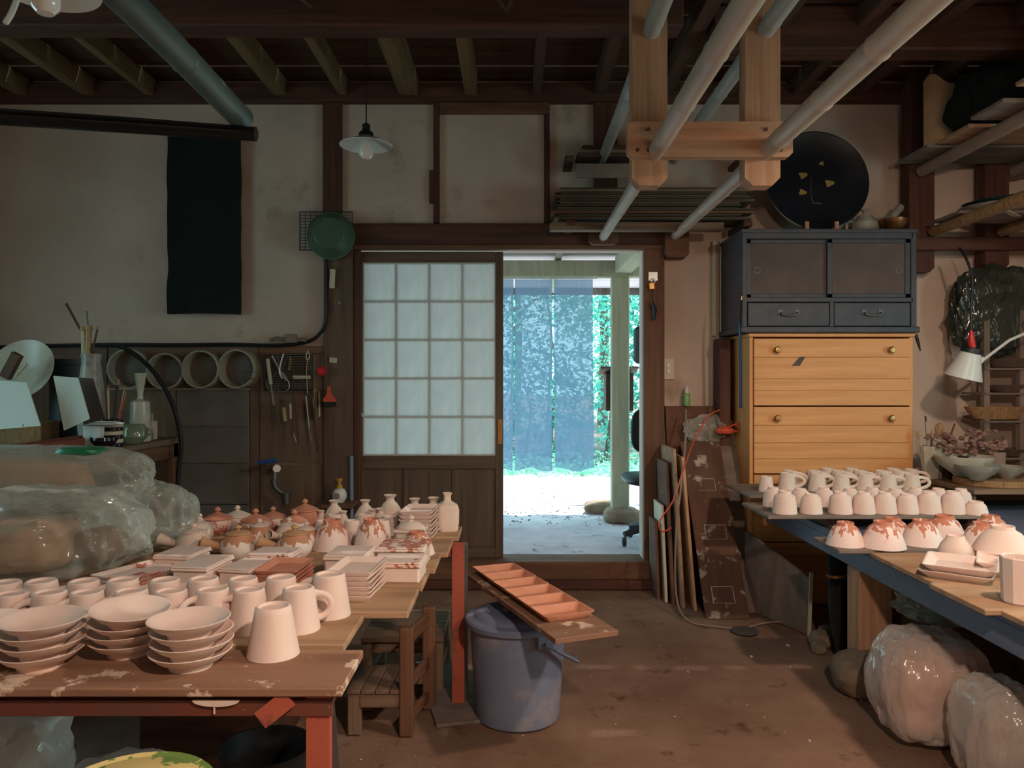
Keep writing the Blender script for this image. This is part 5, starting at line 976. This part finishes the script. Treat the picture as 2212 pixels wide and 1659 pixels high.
for i, (xa, ya, yb, z) in enumerate(((1.99, 3.66, 3.94, 2.325), (2.02, 3.38, 3.62, 2.328), (1.98, 3.08, 3.30, 2.33), (1.93, 2.72, 2.93, 2.332))):
    solo('shelf_board', MB().span((xa, ya, z), (2.86, yb, z + .016), .002), M['board' if i % 2 else 'boardgr'], 'plank of the upper right shelf seen from below, ' + ('farthest', 'second farthest', 'second nearest', 'nearest')[i], 'board', 'planks of the upper right shelf')
g = MB(); n = 14
for k in range(n + 1):
    a = R(195 + 150 * k / n)
    for z in (2.345, 2.68): g.v.append(Vector((2.14 + .11 * math.cos(a), 3.80 + .10 * math.sin(a) * (1 if z < 2.5 else .9), z + (.03 * math.sin(k * .7) if z > 2.5 else 0))))
for k in range(n): g.f.append((2 * k, 2 * k + 2, 2 * k + 3, 2 * k + 1))
g.v += [p + Vector(((2.14 - p.x) * .05, (3.80 - p.y) * .05, 0)) for p in g.v[:]]; m0 = 2 * (n + 1)
for k in range(n): g.f.append((m0 + 2 * k, m0 + 2 * k + 1, m0 + 2 * k + 3, m0 + 2 * k + 2)); g.f.append((2 * k + 1, 2 * k + 3, m0 + 2 * k + 3, m0 + 2 * k + 1))
solo('paper_roll', g, M['ochre'], 'curled brown paper sheet standing on the upper right shelf', 'paper')
solo('black_bundle', MB().blob((2.22, 3.50, 2.49), (.36, .34, .30), 71, .25, 1.8, .9, ridge=.4), M['blackcloth'], 'black cloth bundle heaped on the upper right shelf', 'cloth'); solo('black_bundle', MB().blob((2.42, 3.18, 2.54), (.40, .22, .38), 72, .22, 1.8, .9, ridge=.4), M['blackcloth'], 'taller black bundle nearer the camera on the upper right shelf', 'cloth')
solo('shelf_board', MB().span((2.12, 3.62, 2.0), (2.86, 3.86, 2.014), .002), M['boardgr'], 'lower right shelf board carrying the dark green plates', 'board')
pp = [(0, .004), (.07, 0), (.08, .006), (.2, .04), (.205, .046), (.19, .044), (.07, .012), (0, .01)]
for i, (x, y, z, s, m) in enumerate(((2.40, 3.75, 2.014, .92, 'greyclay'), (2.43, 3.74, 2.045, .98, 'glazedk'))):
    solo('plate', MB().lathe([(a * s, b * s) for a, b in pp], 44), mat('green_black_glaze', (22, 48, 40), (34, 62, 52), rough=.2, bump=.05) if i else M[m], ('lower grey plate beneath the dark green one on the right shelf', 'large dark green glazed plate on the lower right shelf')[i], 'plate', loc=(x, y, z), rot=(2 * i, -4 * i, 0))
solo('basket', MB().lathe([(0, .004), (.08, 0), (.14, .07), (.145, .075), (.13, .07), (.07, .012), (0, .01)], 32, Matrix.Translation((2.78, 3.74, 2.014))), M['basket'], 'round wicker basket right of the green plate on the lower shelf', 'basket')
solo('paper_slip', MB().box((2.36, 3.62, 2.0), (.12, .04, .003), (10, 8, 30)), M['ivory'], 'narrow pale paper strip sticking out below the green plate', 'paper')
for o in [o for o in C.objects if o not in _before and o.parent is None]:      # the rack stands against the back wall
    eye = Vector((0, 0, H)); o.location = eye + (o.location - eye) * 1.1; o.scale = (1.1, 1.1, 1.1)
# ================================================================ BACK WALL, LEFT
g = MB(); Yc = 4.46; nx_, nz_ = 14, 24; x0, x1, z0, z1 = wx(361, Yc), wx(516, Yc), wz(676, Yc), wz(285, Yc)
def halfcover(ua, ub, m, nm, par):
    g = MB(); pts = {}
    for s in (0, 1):
        for j in range(nz_ + 1):
            for i in range(9):
                u = ua + (ub - ua) * i / 8; v_ = j / nz_; x = x0 + (x1 - x0) * u; bulge = .012 * noise.noise(Vector((u * 3, v_ * 5, 2)))
                yy = Yc - .10 * (1 - abs((u - .42) / (.58 if u > .42 else .42))) * (1 - s) + .04 * s + bulge; edge = .008 * noise.noise(Vector((0, v_ * 6, 9 * (u > .5)))) if u in (0, 1) else 0
                top = (-.03 * (1 - u / .42) if u < .42 else -.03 * ((u - .42) / .58)) if j == nz_ else 0
                pts[s, j, i] = len(g.v); g.v.append(Vector((x + edge, yy, z0 + (z1 - z0) * v_ + top + (.012 * (-abs(u - .42)) if j == 0 else 0))))
    for s in (0, 1):
        for j in range(nz_):
            for i in range(8): g.f.append((pts[s, j, i], pts[s, j, i + 1], pts[s, j + 1, i + 1], pts[s, j + 1, i]))
    for j in range(nz_):
        for i in (0, 8): g.f.append((pts[0, j, i], pts[0, j + 1, i], pts[1, j + 1, i], pts[1, j, i]))
    for i in range(8):
        for j in (0, nz_): g.f.append((pts[0, j, i], pts[0, j, i + 1], pts[1, j, i + 1], pts[1, j, i]))
    return part(nm, g, m, par, world=True)
t = thing('covered_speaker', 'tall black cloth-covered box hung on the left plaster wall', 'box', (-1.8, 4.46, z0)); halfcover(0, .42, M['blackcloth'], 'left_side', t); halfcover(.42, 1, M['blackcloth2'], 'front_side', t)
# green sieve basin and wire rack on the post
t = thing('green_basin', 'round green plastic sieve basin hanging on the post left of the door', 'basin', W(712, 507, 4.4)); T = Matrix.Translation(W(714, 508, 4.42)) @ Matrix.Rotation(R(90), 4, 'X') @ Matrix.Rotation(R(6), 4, 'Y')
part('body', MB().lathe([(.132, -.03), (.138, -.028), (.138, -.022), (.130, -.02), (.088, .075), (.082, .078), (.083, .072), (.128, -.024)], 48, T), M['green'], t, world=True); part('mesh_bottom', MB().lathe([(0, .076), (.083, .076), (.083, .079), (0, .079)], 48, T), M['greenmesh'], t, world=True)
def wiregrid(nm, px0, py0, px1, py1, Y, nx, nz, lab, m='dullmetal', r=.0022):
    g = MB()
    for i in range(nx + 1): x = px0 + (px1 - px0) * i / nx; g.tube([W(x, py0, Y), W(x, py1, Y)], r if 0 < i < nx else r * 1.8, 5)
    for i in range(nz + 1): y = py0 + (py1 - py0) * i / nz; g.tube([W(px0, y, Y), W(px1, y, Y)], r if 0 < i < nz else r * 1.8, 5)
    return solo(nm, g, M[m], lab, 'grid')
wiregrid('wire_grid', 648, 458, 762, 540, 4.485, 10, 12, 'thin wire grid hanging behind the green basin')
wiregrid('wire_grid', 571, 768, 676, 842, 4.44, 5, 14, 'black wire grid hanging among the tools on the dado', 'black', .002)
# cords
solo('power_cord', MB().tube(spline([W(704, 560, 4.47), W(705, 640, 4.47), W(704, 690, 4.47), W(693, 718, 4.48), W(665, 738, 4.48), W(600, 746, 4.48), W(500, 744, 4.48), W(380, 745, 4.48), W(200, 745, 4.48), W(-80, 752, 4.48)], 8), .011, 8), M['black'], 'black cord running down the post and left along the top of the dado', 'cord')
solo('rubber_hose', MB().tube(spline([W(215, 746, 4.25), W(265, 750, 4.2), W(320, 790, 4.2), W(362, 850, 4.2), W(384, 910, 4.2), W(391, 960, 4.2), W(386, 1010, 4.2), W(384, 1060, 4.2)], 7), .012, 10), M['black'], 'thick dark hose arching down over the sieves and past the bench end', 'hose')
# four sieves
for i, (px, py, r_) in enumerate(((282, 797, 42), (361, 802, 38), (439, 798, 40), (517, 797, 41))):
    Y = 4.46; rr = r_ * Y / F; t = thing('sieve', 'round wooden-rimmed sieve hanging on the dado, ' + ('leftmost behind the trumpet vase', 'second, crossed by the hose', 'third, darkest mesh', 'rightmost beside the tools')[i], 'sieve', W(px, py, Y), group='sieves hung in a row')
    T = Matrix.Translation(W(px, py, Y)) @ Matrix.Rotation(R(90), 4, 'X') @ Matrix.Rotation(R((6, 5, -2, -6)[i]), 4, 'Y')
    part('rim', MB().lathe([(rr, -.05), (rr + .002, .045), (rr - .007, .045), (rr - .009, -.05), (rr, -.05)], 48, T), M['ring'], t, world=True); part('mesh_bottom', MB().lathe([(0, -.045), (rr - .008, -.045), (rr - .008, -.042), (0, -.042)], 40, T), M['mesh'], t, world=True)
solo('tongs', MB().tube([W(552, 803, 4.40), W(524, 803, 4.42), W(520, 807, 4.42), W(519, 811, 4.42)], .003, 6).tube([W(553, 818, 4.40), W(520, 818, 4.42)], .003, 6), M['metal'], 'thin wire hook resting across the rightmost sieve', 'hook')
# tool cluster
Yt = 4.43; G = 'tools hung on the dado beside the door'
def tool(nm, pts, r, m, lab, extra=(), Y=None, fl=1):
    Y = Y or Yt; P = [W(a, b, Y) for a, b in pts]; t = thing(nm, lab, 'tool', P[0], group=G); part('shaft', MB().tube(P if len(P) < 3 else spline(P, 4), r, 8, fl), M[m], t, world=True)
    for (pn, pp_, pr, pm) in extra: part(pn, MB().tube([W(a, b, Y) for a, b in pp_], pr, 8, .4), M[pm], t, world=True)
    return t
tool('carving_tool', [(578, 775), (585, 830)], .011, 'stick', 'cream wrapped handle tool hanging leftmost under the wire grid', [('lower_shaft', [(585, 830), (592, 875)], .012, 'greyclay')], 4.40)
tool('pliers', [(588, 768), (605, 800), (618, 822)], .006, 'metal', 'bright steel pliers crossing the grid, left', [('jaw', [(600, 765), (606, 800)], .006, 'metal')], 4.41)
tool('pliers', [(613, 764), (604, 800), (610, 818)], .006, 'metal', 'bright steel pliers crossing the grid, right', [('jaw', [(622, 768), (608, 800)], .005, 'metal')], 4.40)
tool('wire_loop', [(590, 815), (606, 800), (625, 830), (618, 845), (600, 842)], .003, 'metal', 'thin bent bright wire below the pliers')
tool('wooden_block', [(629, 768), (625, 800)], .026, 'bristle', 'pale wooden block held behind the wire grid', Y=4.47, fl=.3); tool('wooden_block', [(634, 815), (670, 815)], .012, 'stick', 'small pale wooden strip across the wire grid', Y=4.42)
tool('scissors', [(575, 820), (580, 840), (590, 845), (600, 835)], .004, 'dullmetal', 'dark scissors in the shade beneath the pliers', [('blade', [(600, 835), (606, 870)], .006, 'dullmetal')])
tool('hake_brush', [(612, 862), (613, 880)], .018, 'stickdk', 'wide flat brush with tan bristles hanging lower left', [('bristles', [(613, 880), (616, 910)], .026, 'bristle')], 4.42, .4)
tool('long_brush', [(634, 845), (634, 880), (633, 940)], .006, 'stickdk', 'long dark-handled brush with pale tip in the middle', [('tip', [(634, 935), (640, 955)], .006, 'stick')])
tool('thin_brush', [(627, 872), (628, 905)], .007, 'stick', 'short pale brush beside the wide flat one')
tool('loop_cord', [(664, 760), (661, 770), (664, 778), (669, 768), (664, 757)], .003, 'string', 'white cord loop with a wrapped bamboo whisk hanging from it', [('cord', [(664, 778), (662, 800), (664, 850)], .004, 'string'), ('whisk', [(661, 855), (668, 925)], .009, 'stick'), ('whisk_tip', [(668, 925), (672, 952)], .006, 'bristle')], 4.41)
tool('modelling_knife', [(676, 862), (682, 925), (688, 975)], .007, 'stickdk', 'dark pointed knife hanging right of the whisk', [('handle_cap', [(676, 862), (678, 880)], .009, 'bristle')])
tool('flat_brush', [(689, 845), (690, 868)], .012, 'boardgr', 'flat brush with steel ferrule and white bristles, left of the red scraper', [('ferrule', [(690, 868), (690, 880)], .013, 'metal'), ('bristles', [(690, 880), (690, 900)], .013, 'stick')], 4.44, .4)
tool('wooden_paddle', [(681, 840), (682, 905)], .034, 'bristle', 'pale square wooden paddle behind the knife', Y=4.475, fl=.2)
t = thing('measuring_spoon', 'small red round measuring spoon hanging near the door post', 'spoon', W(696, 800, 4.45), group=G); T = Matrix.Translation(W(696, 801, 4.44)) @ Matrix.Rotation(R(90), 4, 'X')
part('cup', MB().lathe([(0, -.012), (.02, -.01), (.028, .006), (.026, .007), (.018, -.006), (0, -.008)], 24, T), M['red'], t, world=True); part('spoon_handle', MB().tube([W(696, 792, 4.45), W(697, 765, 4.47)], .003, 6), M['dullmetal'], t, world=True)
t = thing('scraper', 'red-orange plastic scraper with dark rubber edge hanging beside the door post', 'scraper', W(711, 850, 4.45), group=G); Y = 4.44
P = [(698, 868), (726, 868), (726, 862), (716, 852), (713, 834), (707, 834), (706, 852), (698, 862)]; part('scraper_body', MB().prism([(W(a, b, Y).x, W(a, b, Y).z) for a, b in P], Y, Y + .01), M['orange'], t, world=True); part('rubber_edge', MB().prism([(W(a, b, Y).x, W(a, b, Y).z) for a, b in ((699, 877), (725, 877), (725, 867), (699, 867))], Y + .002, Y + .008), M['black'], t, world=True)
solo('tape_scrap', MB().box(W(720, 778, 4.475), (.045, .004, .03), (0, 8, 0)), M['glaze'], 'scrap of clear tape stuck on the door post', 'tape')
solo('marker_rack', MB().tube([W(584, 735, 4.46), W(596, 731, 4.46), W(662, 735, 4.46)], .011, 8).box(W(629, 731, 4.45), (.07, .02, .05), None, .003), M['boardgr'], 'dark marker clipped by a grey holder on top of the dado', 'holder')
solo('thermometer', MB().box(W(718, 602, 4.47), (.032, .008, .112), (0, 2, 0), .002), M['ivory'], 'small cream thermometer strip on the post left of the door', 'thermometer')
t = thing('key_bunch', 'bunch of small shiny keys hanging on the post left of the door', 'keys', W(722, 655, 4.46)); part('ring', MB().torus(W(728, 656, 4.46), .014, .0016, 'y', 20, 5), M['metal'], t, world=True)
for a, b, c_, d_ in ((728, 660, 724, 672), (726, 664, 719, 680), (730, 660, 727, 676)): part('key', MB().tube([W(a, b, 4.455), W(c_, d_, 4.455)], .004, 6, .4), M['metal'], t, world=True)
# tap
t = thing('water_tap', 'wall tap with blue lever and drooping grey swivel spout on the dado', 'tap', W(598, 1010, 4.4)); Y = 4.38
part('lever', MB().tube([W(556, 1000, Y), W(575, 997, Y), W(597, 994, Y)], [.010, .014, .012], 10), M['bluep'], t, world=True); part('tap_body', MB().tube([W(598, 1012, 4.5), W(598, 1012, 4.36)], .022, 14).tube([W(593, 1005, Y), W(593, 1040, Y)], [.02, .014], 12), M['metal'], t, world=True)
part('spout', MB().tube(spline([W(592, 1036, Y), W(594, 1050, Y), W(606, 1062, Y), W(618, 1070, Y)], 5), .017, 10).tube([W(618, 1064, Y), W(618, 1088, Y)], [.026, .02], 14), M['dullmetal'], t, world=True)
solo('water_pipe', MB().tube([W(759, 985, 4.47), W(760, 1265, 4.47)], .012, 10), M['pipeblue'], 'thin vertical blue-grey pipe on the post beside the sliding door', 'pipe')
t = thing('soap_bottle', 'round white soap bottle with gold pump standing on the sink ledge behind the pots', 'bottle', (wx(733, 4.38), 4.38, wz(1086, 4.38))); zb = 0
part('bottle_body', MB().lathe([(0, 0), (.026, .002), (.042, .03), (.042, .055), (.03, .078), (.014, .086), (0, .086)], 28), M['enamel'], t); part('pump', MB().lathe([(.018, .084), (.018, .1), (.009, .104), (.009, .122), (.016, .125), (.018, .14), (0, .142)], 20), M['amber'], t)
part('label_print', MB().lathe([(.0, .0), (.018, 0), (.018, .0008), (0, .0008)], 20, Matrix.Translation((-.006, -.0418, .043)) @ Matrix.Rotation(R(90), 4, 'X')), M['greyclay'], t, 'grey round emblem printed on the belly')
t = thing('wall_ledge', 'small wooden ledge on the dado carrying the soap bottle', 'ledge', (-.97, 4.42, 0)); zs = wz(1086, 4.38); part('ledge_board', MB().span((-1.08, 4.30, zs - .022), (-.90, 4.485, zs), .003), BR['x'], t, world=True); part('bracket', MB().span((-1.0, 4.36, zs - .09), (-.98, 4.485, zs - .022), .002), BR['y'], t, world=True)
# right door post bits
t = thing('padlock', 'open steel hasp and padlock on the right door post', 'lock', W(1411, 608, 4.45)); part('hasp', MB().span(tuple(W(1401, 606, 4.47)), tuple(W(1420, 588, 4.475)), 0), M['metal'], t, world=True); part('lock_body', MB().box(W(1408, 618, 4.455), (.032, .014, .04), (0, -6, 0), .003), M['brass'], t, world=True); part('shackle', MB().torus(W(1411, 606, 4.455), .013, .0025, 'y', 16, 6), M['metal'], t, world=True)
t = thing('small_brush', 'small black brush hanging by a cord from the right door post', 'brush', W(1412, 660, 4.45)); part('cord', MB().tube([W(1410, 622, 4.46), W(1409, 652, 4.46)], .0025, 5), M['black'], t, world=True); part('brush_head', MB().tube([W(1408, 652, 4.455), W(1414, 668, 4.455), W(1413, 690, 4.455)], [.012, .022, .014], 10, .6), M['black'], t, world=True)
t = thing('light_switch', 'cream double rocker light switch on the plaster right of the doorway', 'switch', W(1444, 796, 4.52)); part('switch_plate', MB().span(tuple(W(1433, 820, 4.527)), tuple(W(1457, 774, 4.515)), .002), M['ivory'], t, world=True)
for y in (789, 802): part('rocker', MB().box(W(1444, y, 4.512), (.022, .006, .026), None, .001), M['enamel'], t, world=True)
# ================================================================ LEFT SIDE BENCH WITH TOOLS
ZBn = .885
t = thing('side_bench', 'rough wooden side bench along the left wall crowded with brushes and vases', 'bench', (-2.4, 3.5, 0)); part('bench_top', MB().span((-3.1, 2.86, ZBn - .03), (-1.88, 4.38, ZBn), .004), GW['y'], t, world=True); part('apron', MB().span((-1.93, 2.86, ZBn - .11), (-1.90, 4.36, ZBn - .03), .003), BR['y'], t, world=True)
for (x, y) in ((-1.93, 4.32), (-1.93, 2.92), (-3.05, 4.32), (-3.05, 2.92)): part('leg', MB().span((x - .03, y - .03, 0), (x + .03, y + .03, ZBn - .03), .003), BR['z'], t, world=True)
part('shelf', MB().span((-3.0, 2.9, .40), (-1.92, 4.3, .42), .003), DK['y'], t, world=True)
solo('teal_cloth', MB().blob((-2.03, 4.0, .55), (.2, .25, .26), 81, .2, 2, .9, ridge=.4), M['tealcloth'], 'teal cloth bundle on the shelf under the side bench', 'cloth'); solo('dark_crate', MB().span((-2.5, 3.5, .42), (-2.15, 4.1, .7), .006), DK['y'], 'dark wooden crate on the shelf under the side bench', 'crate')
for i, (xa, ya, yb, z, w_) in enumerate(((-1.93, 2.88, 3.5, ZBn, .10), (-2.02, 2.95, 3.7, ZBn + .0, .07))): solo('red_plank', MB().box((xa - .03, (ya + yb) / 2, z + .03), (.03, yb - ya, .058), (0, 0, 2), .002), wood('red_plank_%d' % i, (116, 58, 40), (136, 72, 52), 'y'), ('long reddish plank lying along the front edge of the side bench', 'shorter reddish plank behind the long one on the side bench')[i], 'plank')
def leanpanel(nm, P4, th, m, lab, cat, Y0, Y1):   # P4: bottom-left, bottom-right, top-right, top-left pixels
    pts = [W(P4[0][0], P4[0][1], Y0), W(P4[1][0], P4[1][1], Y0), W(P4[2][0], P4[2][1], Y1), W(P4[3][0], P4[3][1], Y1)]; g = MB().add(pts + [p + Vector((0, th, 0)) for p in pts], [(0, 1, 2, 3), (4, 7, 6, 5), (0, 4, 5, 1), (2, 6, 7, 3), (0, 3, 7, 4), (1, 5, 6, 2)]); return solo(nm, g, m, lab, cat)
leanpanel('test_tile_card', ((-10, 928), (87, 920), (57, 826), (-20, 820)), .006, M['card'], 'pale speckled card leaning on the side bench, cut by the left edge', 'card', 3.30, 3.38)
leanpanel('test_tile_card', ((138, 930), (193, 905), (168, 816), (115, 812)), .006, M['card'], 'pale speckled card leaning upright right of the first one', 'card', 3.40, 3.48)
leanpanel('brown_card', ((180, 918), (226, 905), (200, 818), (168, 815)), .006, M['cabpanel'], 'brown card leaning behind the second pale card', 'card', 3.50, 3.56)
Yb_ = 3.75
solo('wide_bowl', MB().lathe([(0, -.06), (.07, -.06), (.16, 0), (.165, .01), (.155, .004), (.06, -.045), (0, -.045)], 40, Matrix.Translation(W(45, 800, Yb_)) @ Matrix.Rotation(R(65), 4, 'X') @ Matrix.Rotation(R(8), 4, 'Z')), M['glaze'], 'wide shallow pale bowl propped up at the far left with wood scraps in it', 'bowl')
solo('wood_scrap', MB().box(W(25, 790, Yb_ - .1), (.05, .03, .13), (0, 28, 0), .004), M['stickdk'], 'dark wood scrap lying in the propped pale bowl', 'scrap'); solo('glue_stick', MB().tube([W(35, 812, Yb_ - .12), W(58, 786, Yb_ - .12)], .006, 6), M['stick'], 'pale stick lying in the propped bowl', 'stick')
solo('brick_block', MB().span((-2.62, 3.70, ZBn), (-2.28, 3.9, ZBn + .12), .004), M['basket'], 'brown wooden block supporting the propped bowl', 'block')
z0 = ZBn; solo('storage_tin', MB().lathe([(0, 0), (.1, 0), (.1, .40), (.104, .402), (.104, .43), (0, .432)], 32, Matrix.Translation((wx(142, 3.9), 3.95, z0))), mat('teal_tin', (24, 40, 42), (32, 52, 52), rough=.5), 'tall dark teal cylindrical tin on the side bench', 'tin')
c = Vector((wx(197, 3.7), 3.7, z0)); t = thing('tall_jar', 'tall pale glazed jar stuffed with brushes at the back of the side bench', 'jar', c); part('body', MB().lathe([(0, .004), (.05, 0), (.062, .12), (.055, .3), (.042, .41), (.046, .45), (.042, .45), (.036, .41), (0, .38)], 28), M['glazegr'], t)
for i, (a, b, r_, m) in enumerate((((205, 770), (143, 656), .006, 'stickdk'), ((196, 770), (187, 672), .004, 'dullmetal'), ((198, 768), (210, 712), .005, 'stickdk'), ((182, 770), (180, 715), .012, 'stick'), ((190, 770), (192, 712), .014, 'bristle'))):
    P0, P1 = W(*a, 3.7), W(*b, 3.7); q = thing('brush', ('long dark stick leaning far left out of the tall jar', 'thin grey rod in the tall jar', 'round-tipped stick leaning right in the tall jar', 'pale thick brush in the tall jar, left', 'tan thick brush in the tall jar, right')[i], 'brush', P0, group='brushes in the tall jar'); part('shaft', MB().tube([P0, P1], r_, 8), M[m], q, world=True)
    if i > 1: part('tip', MB().tube([P1, P1 + (P1 - P0).normalized() * .02], [r_ * 1.5, r_], 8), M['bristle'], q, world=True)
c = Vector((wx(238, 3.72), 3.72, z0)); t = thing('brush_pot', 'patterned striped cup holding paint brushes on the side bench', 'pot', c); t.scale = (1.35, 1.35, 1.6)
for i in range(7): part('stripe_ring', MB().lathe([(.040, .012 * i), (.043, .012 * i + .002), (.043, .012 * i + .010), (.040, .012 * i + .012), (.030, .012 * i + .012), (.030, .012 * i)], 24), M['ivory' if i % 2 else 'glazedk'], t)
part('pot_base', MB().lathe([(0, 0), (.04, 0), (.04, .004), (0, .004)], 20), M['ivory'], t)
for i in range(9):
    a = R(40 * i); P0 = c + Vector((.015 * math.cos(a), .015 * math.sin(a), .01)); P1 = c + Vector((.07 * math.cos(a), .04 * math.sin(a), .24 + .03 * (i % 3))); q = thing('paintbrush', ('orange-handled', 'white-handled', 'brown-handled')[i % 3] + ' paintbrush in the striped pot, ' + ordn[i] + ' around the rim', 'brush', P0, group='paintbrushes in the striped pot')
    part('shaft', MB().tube([P0, P1], .004, 6), M[('orange', 'stick', 'stickdk')[i % 3]], q, world=True); part('bristles', MB().tube([P1, P1 + (P1 - P0).normalized() * .03], [.006, .002], 6), M['bristle'], q, world=True)
vase(303, 4.05, z0, [(0, .003), (.05, 0), (.055, .01), (.05, .16), (.048, .21), (.016, .225), (.014, .25), (.03, .35), (.034, .362), (.03, .36), (.012, .25), (0, .24)], M['glaze'], 'tall pale vase with trumpet neck on the side bench')
solo('small_box', MB().box((wx(326, 4.2), 4.2, z0 + .05), (.05, .05, .10), None, .002), M['ivory'], 'small cream box beside the trumpet vase', 'box')
t = thing('glazed_cup', 'round glossy green-grey cup with small loop handle at the end of the side bench', 'cup', (wx(290, 3.93), 3.93, z0)); t.scale = (1.15, 1.15, 1.15); part('body', MB().lathe([(0, .003), (.03, 0), (.056, .03), (.056, .06), (.042, .085), (.038, .084), (.05, .05), (0, .01)], 30), mat('celadon_glaze', (108, 120, 100), (136, 144, 120), rough=.12, bump=.05, coat=.5), t); part('handle', MB().tube(bez((.05, 0, .065), (.085, 0, .07), (.08, 0, .03), (.053, 0, .035), 8), .005, 8), M['glazegr'], t)
solo('tin_stick', MB().tube([(wx(332, 4.14), 4.14, z0), (wx(328, 4.24), 4.24, z0 + .14)], .006, 6), M['stick'], 'pale stick leaning behind the green-grey cup', 'stick')
t = thing('plastic_funnel', 'pale blue plastic stand with a flat top at the front of the side bench', 'stand', (wx(205, 3.62), 3.62, z0)); Y = 3.6
part('flat_top', MB().blob((wx(220, Y), Y, wz(915, Y)), (.20, .12, .02), 1, .02, 1, .8, 3, flat=False), M['card'], t, world=True); part('support', MB().box((wx(212, Y), Y, (z0 + wz(915, Y)) / 2), (.03, .05, wz(915, Y) - z0), (0, 6, 0), .004), M['enamel'], t, world=True); part('support', MB().box((wx(192, Y), Y + .02, (z0 + wz(915, Y)) / 2), (.06, .04, wz(915, Y) - z0), None, .004), M['enamel'], t, world=True)
solo('dark_bowl', MB().lathe([(0, .003), (.03, 0), (.06, .04), (.058, .055), (.05, .05), (0, .01)], 28, Matrix.Translation((wx(238, 3.60) - .03, 3.60, z0))), M['glazedk'], 'small dark glossy bowl behind the pale blue stand', 'bowl')
# big wrapped roll and plastic on the left
t = thing('wrapped_clay_roll', 'large clear plastic wrapped roll of clay with green tape lying on the left', 'clay', (-1.75, 2.66, .72))
part('plastic_wrap', MB().blob((-1.76, 2.66, .862), (.96, .28, .22), 91, .045, 1.8, .55, ridge=.4, sub=6, fold=.5, flat=False), M['plasticclear'], t, world=True); part('clay_body', MB().blob((-1.86, 2.66, .86), (.76, .24, .19), 92, .12, 2, .6, flat=False), M['clay'], t, world=True)
part('green_tape', MB().blob((-1.47, 2.61, .965), (.15, .12, .03), 93, .1, 2, .7, 3, flat=False), M['tape'], t, 'strip of green tape', world=True)
solo('carrying_board', MB().span((-2.3, 2.5, .735), (-1.50, 2.82, .755), .003), M['boardgr'], 'grey board under the wrapped clay roll at the left', 'board')
solo('clay_crate', MB().span((-2.25, 2.52, 0), (-1.95, 2.82, .734), .005), DK['z'], 'dark crate holding up the board and wrapped roll at the left', 'crate')
G = 'plastic-covered heap on the left end of the red table'
solo('plastic_heap', MB().blob((-1.45, 2.36, .735), (.60, .42, .26), 94, .10, 1.5, .8, ridge=.4, sub=6, fold=.35), M['plasticclear'], 'crumpled clear plastic heap on the left of the red table, nearest the left edge', 'plastic', G); solo('plastic_heap', MB().blob((-1.32, 2.72, .725), (.34, .32, .22), 95, .12, 1.5, .8, ridge=.4, sub=5, fold=.35), M['plasticclear'], 'crumpled clear plastic heap below the rounded end of the wrapped roll', 'plastic', G)
solo('wrapped_clay', MB().blob((-1.48, 2.34, .70), (.26, .24, .16), 96, .14, 2, .7), M['clay'], 'yellow-brown clay lump under the clear plastic on the red table', 'clay', G)
solo('wrapped_clay', MB().blob((-1.30, 2.42, .68), (.14, .16, .12), 97, .14, 2, .7), M['boarddk'], 'dark brown lump wrapped in plastic behind the streaked trays', 'clay', G)
# crumbs on the floor
g = MB(); r5 = random.Random(4)
for _ in range(90):
    x = r5.uniform(-.6, 1.35); y = r5.uniform(1.9, 4.2); s = r5.uniform(.001, .003) * (2.2 if r5.random() < .06 else 1); g.box((x, y, s * .3), (s * 2, s * 1.6, s), (r5.uniform(0, 30), 0, r5.uniform(0, 180)))
solo('clay_crumbs', g, M['bisque'], 'white clay crumbs scattered over the earth floor', 'crumbs', smooth=0, kind='stuff')
for p in PROTO:
    for c in list(p.children):
        for d in list(c.children): bpy.data.objects.remove(d)
        bpy.data.objects.remove(c)
    bpy.data.objects.remove(p)
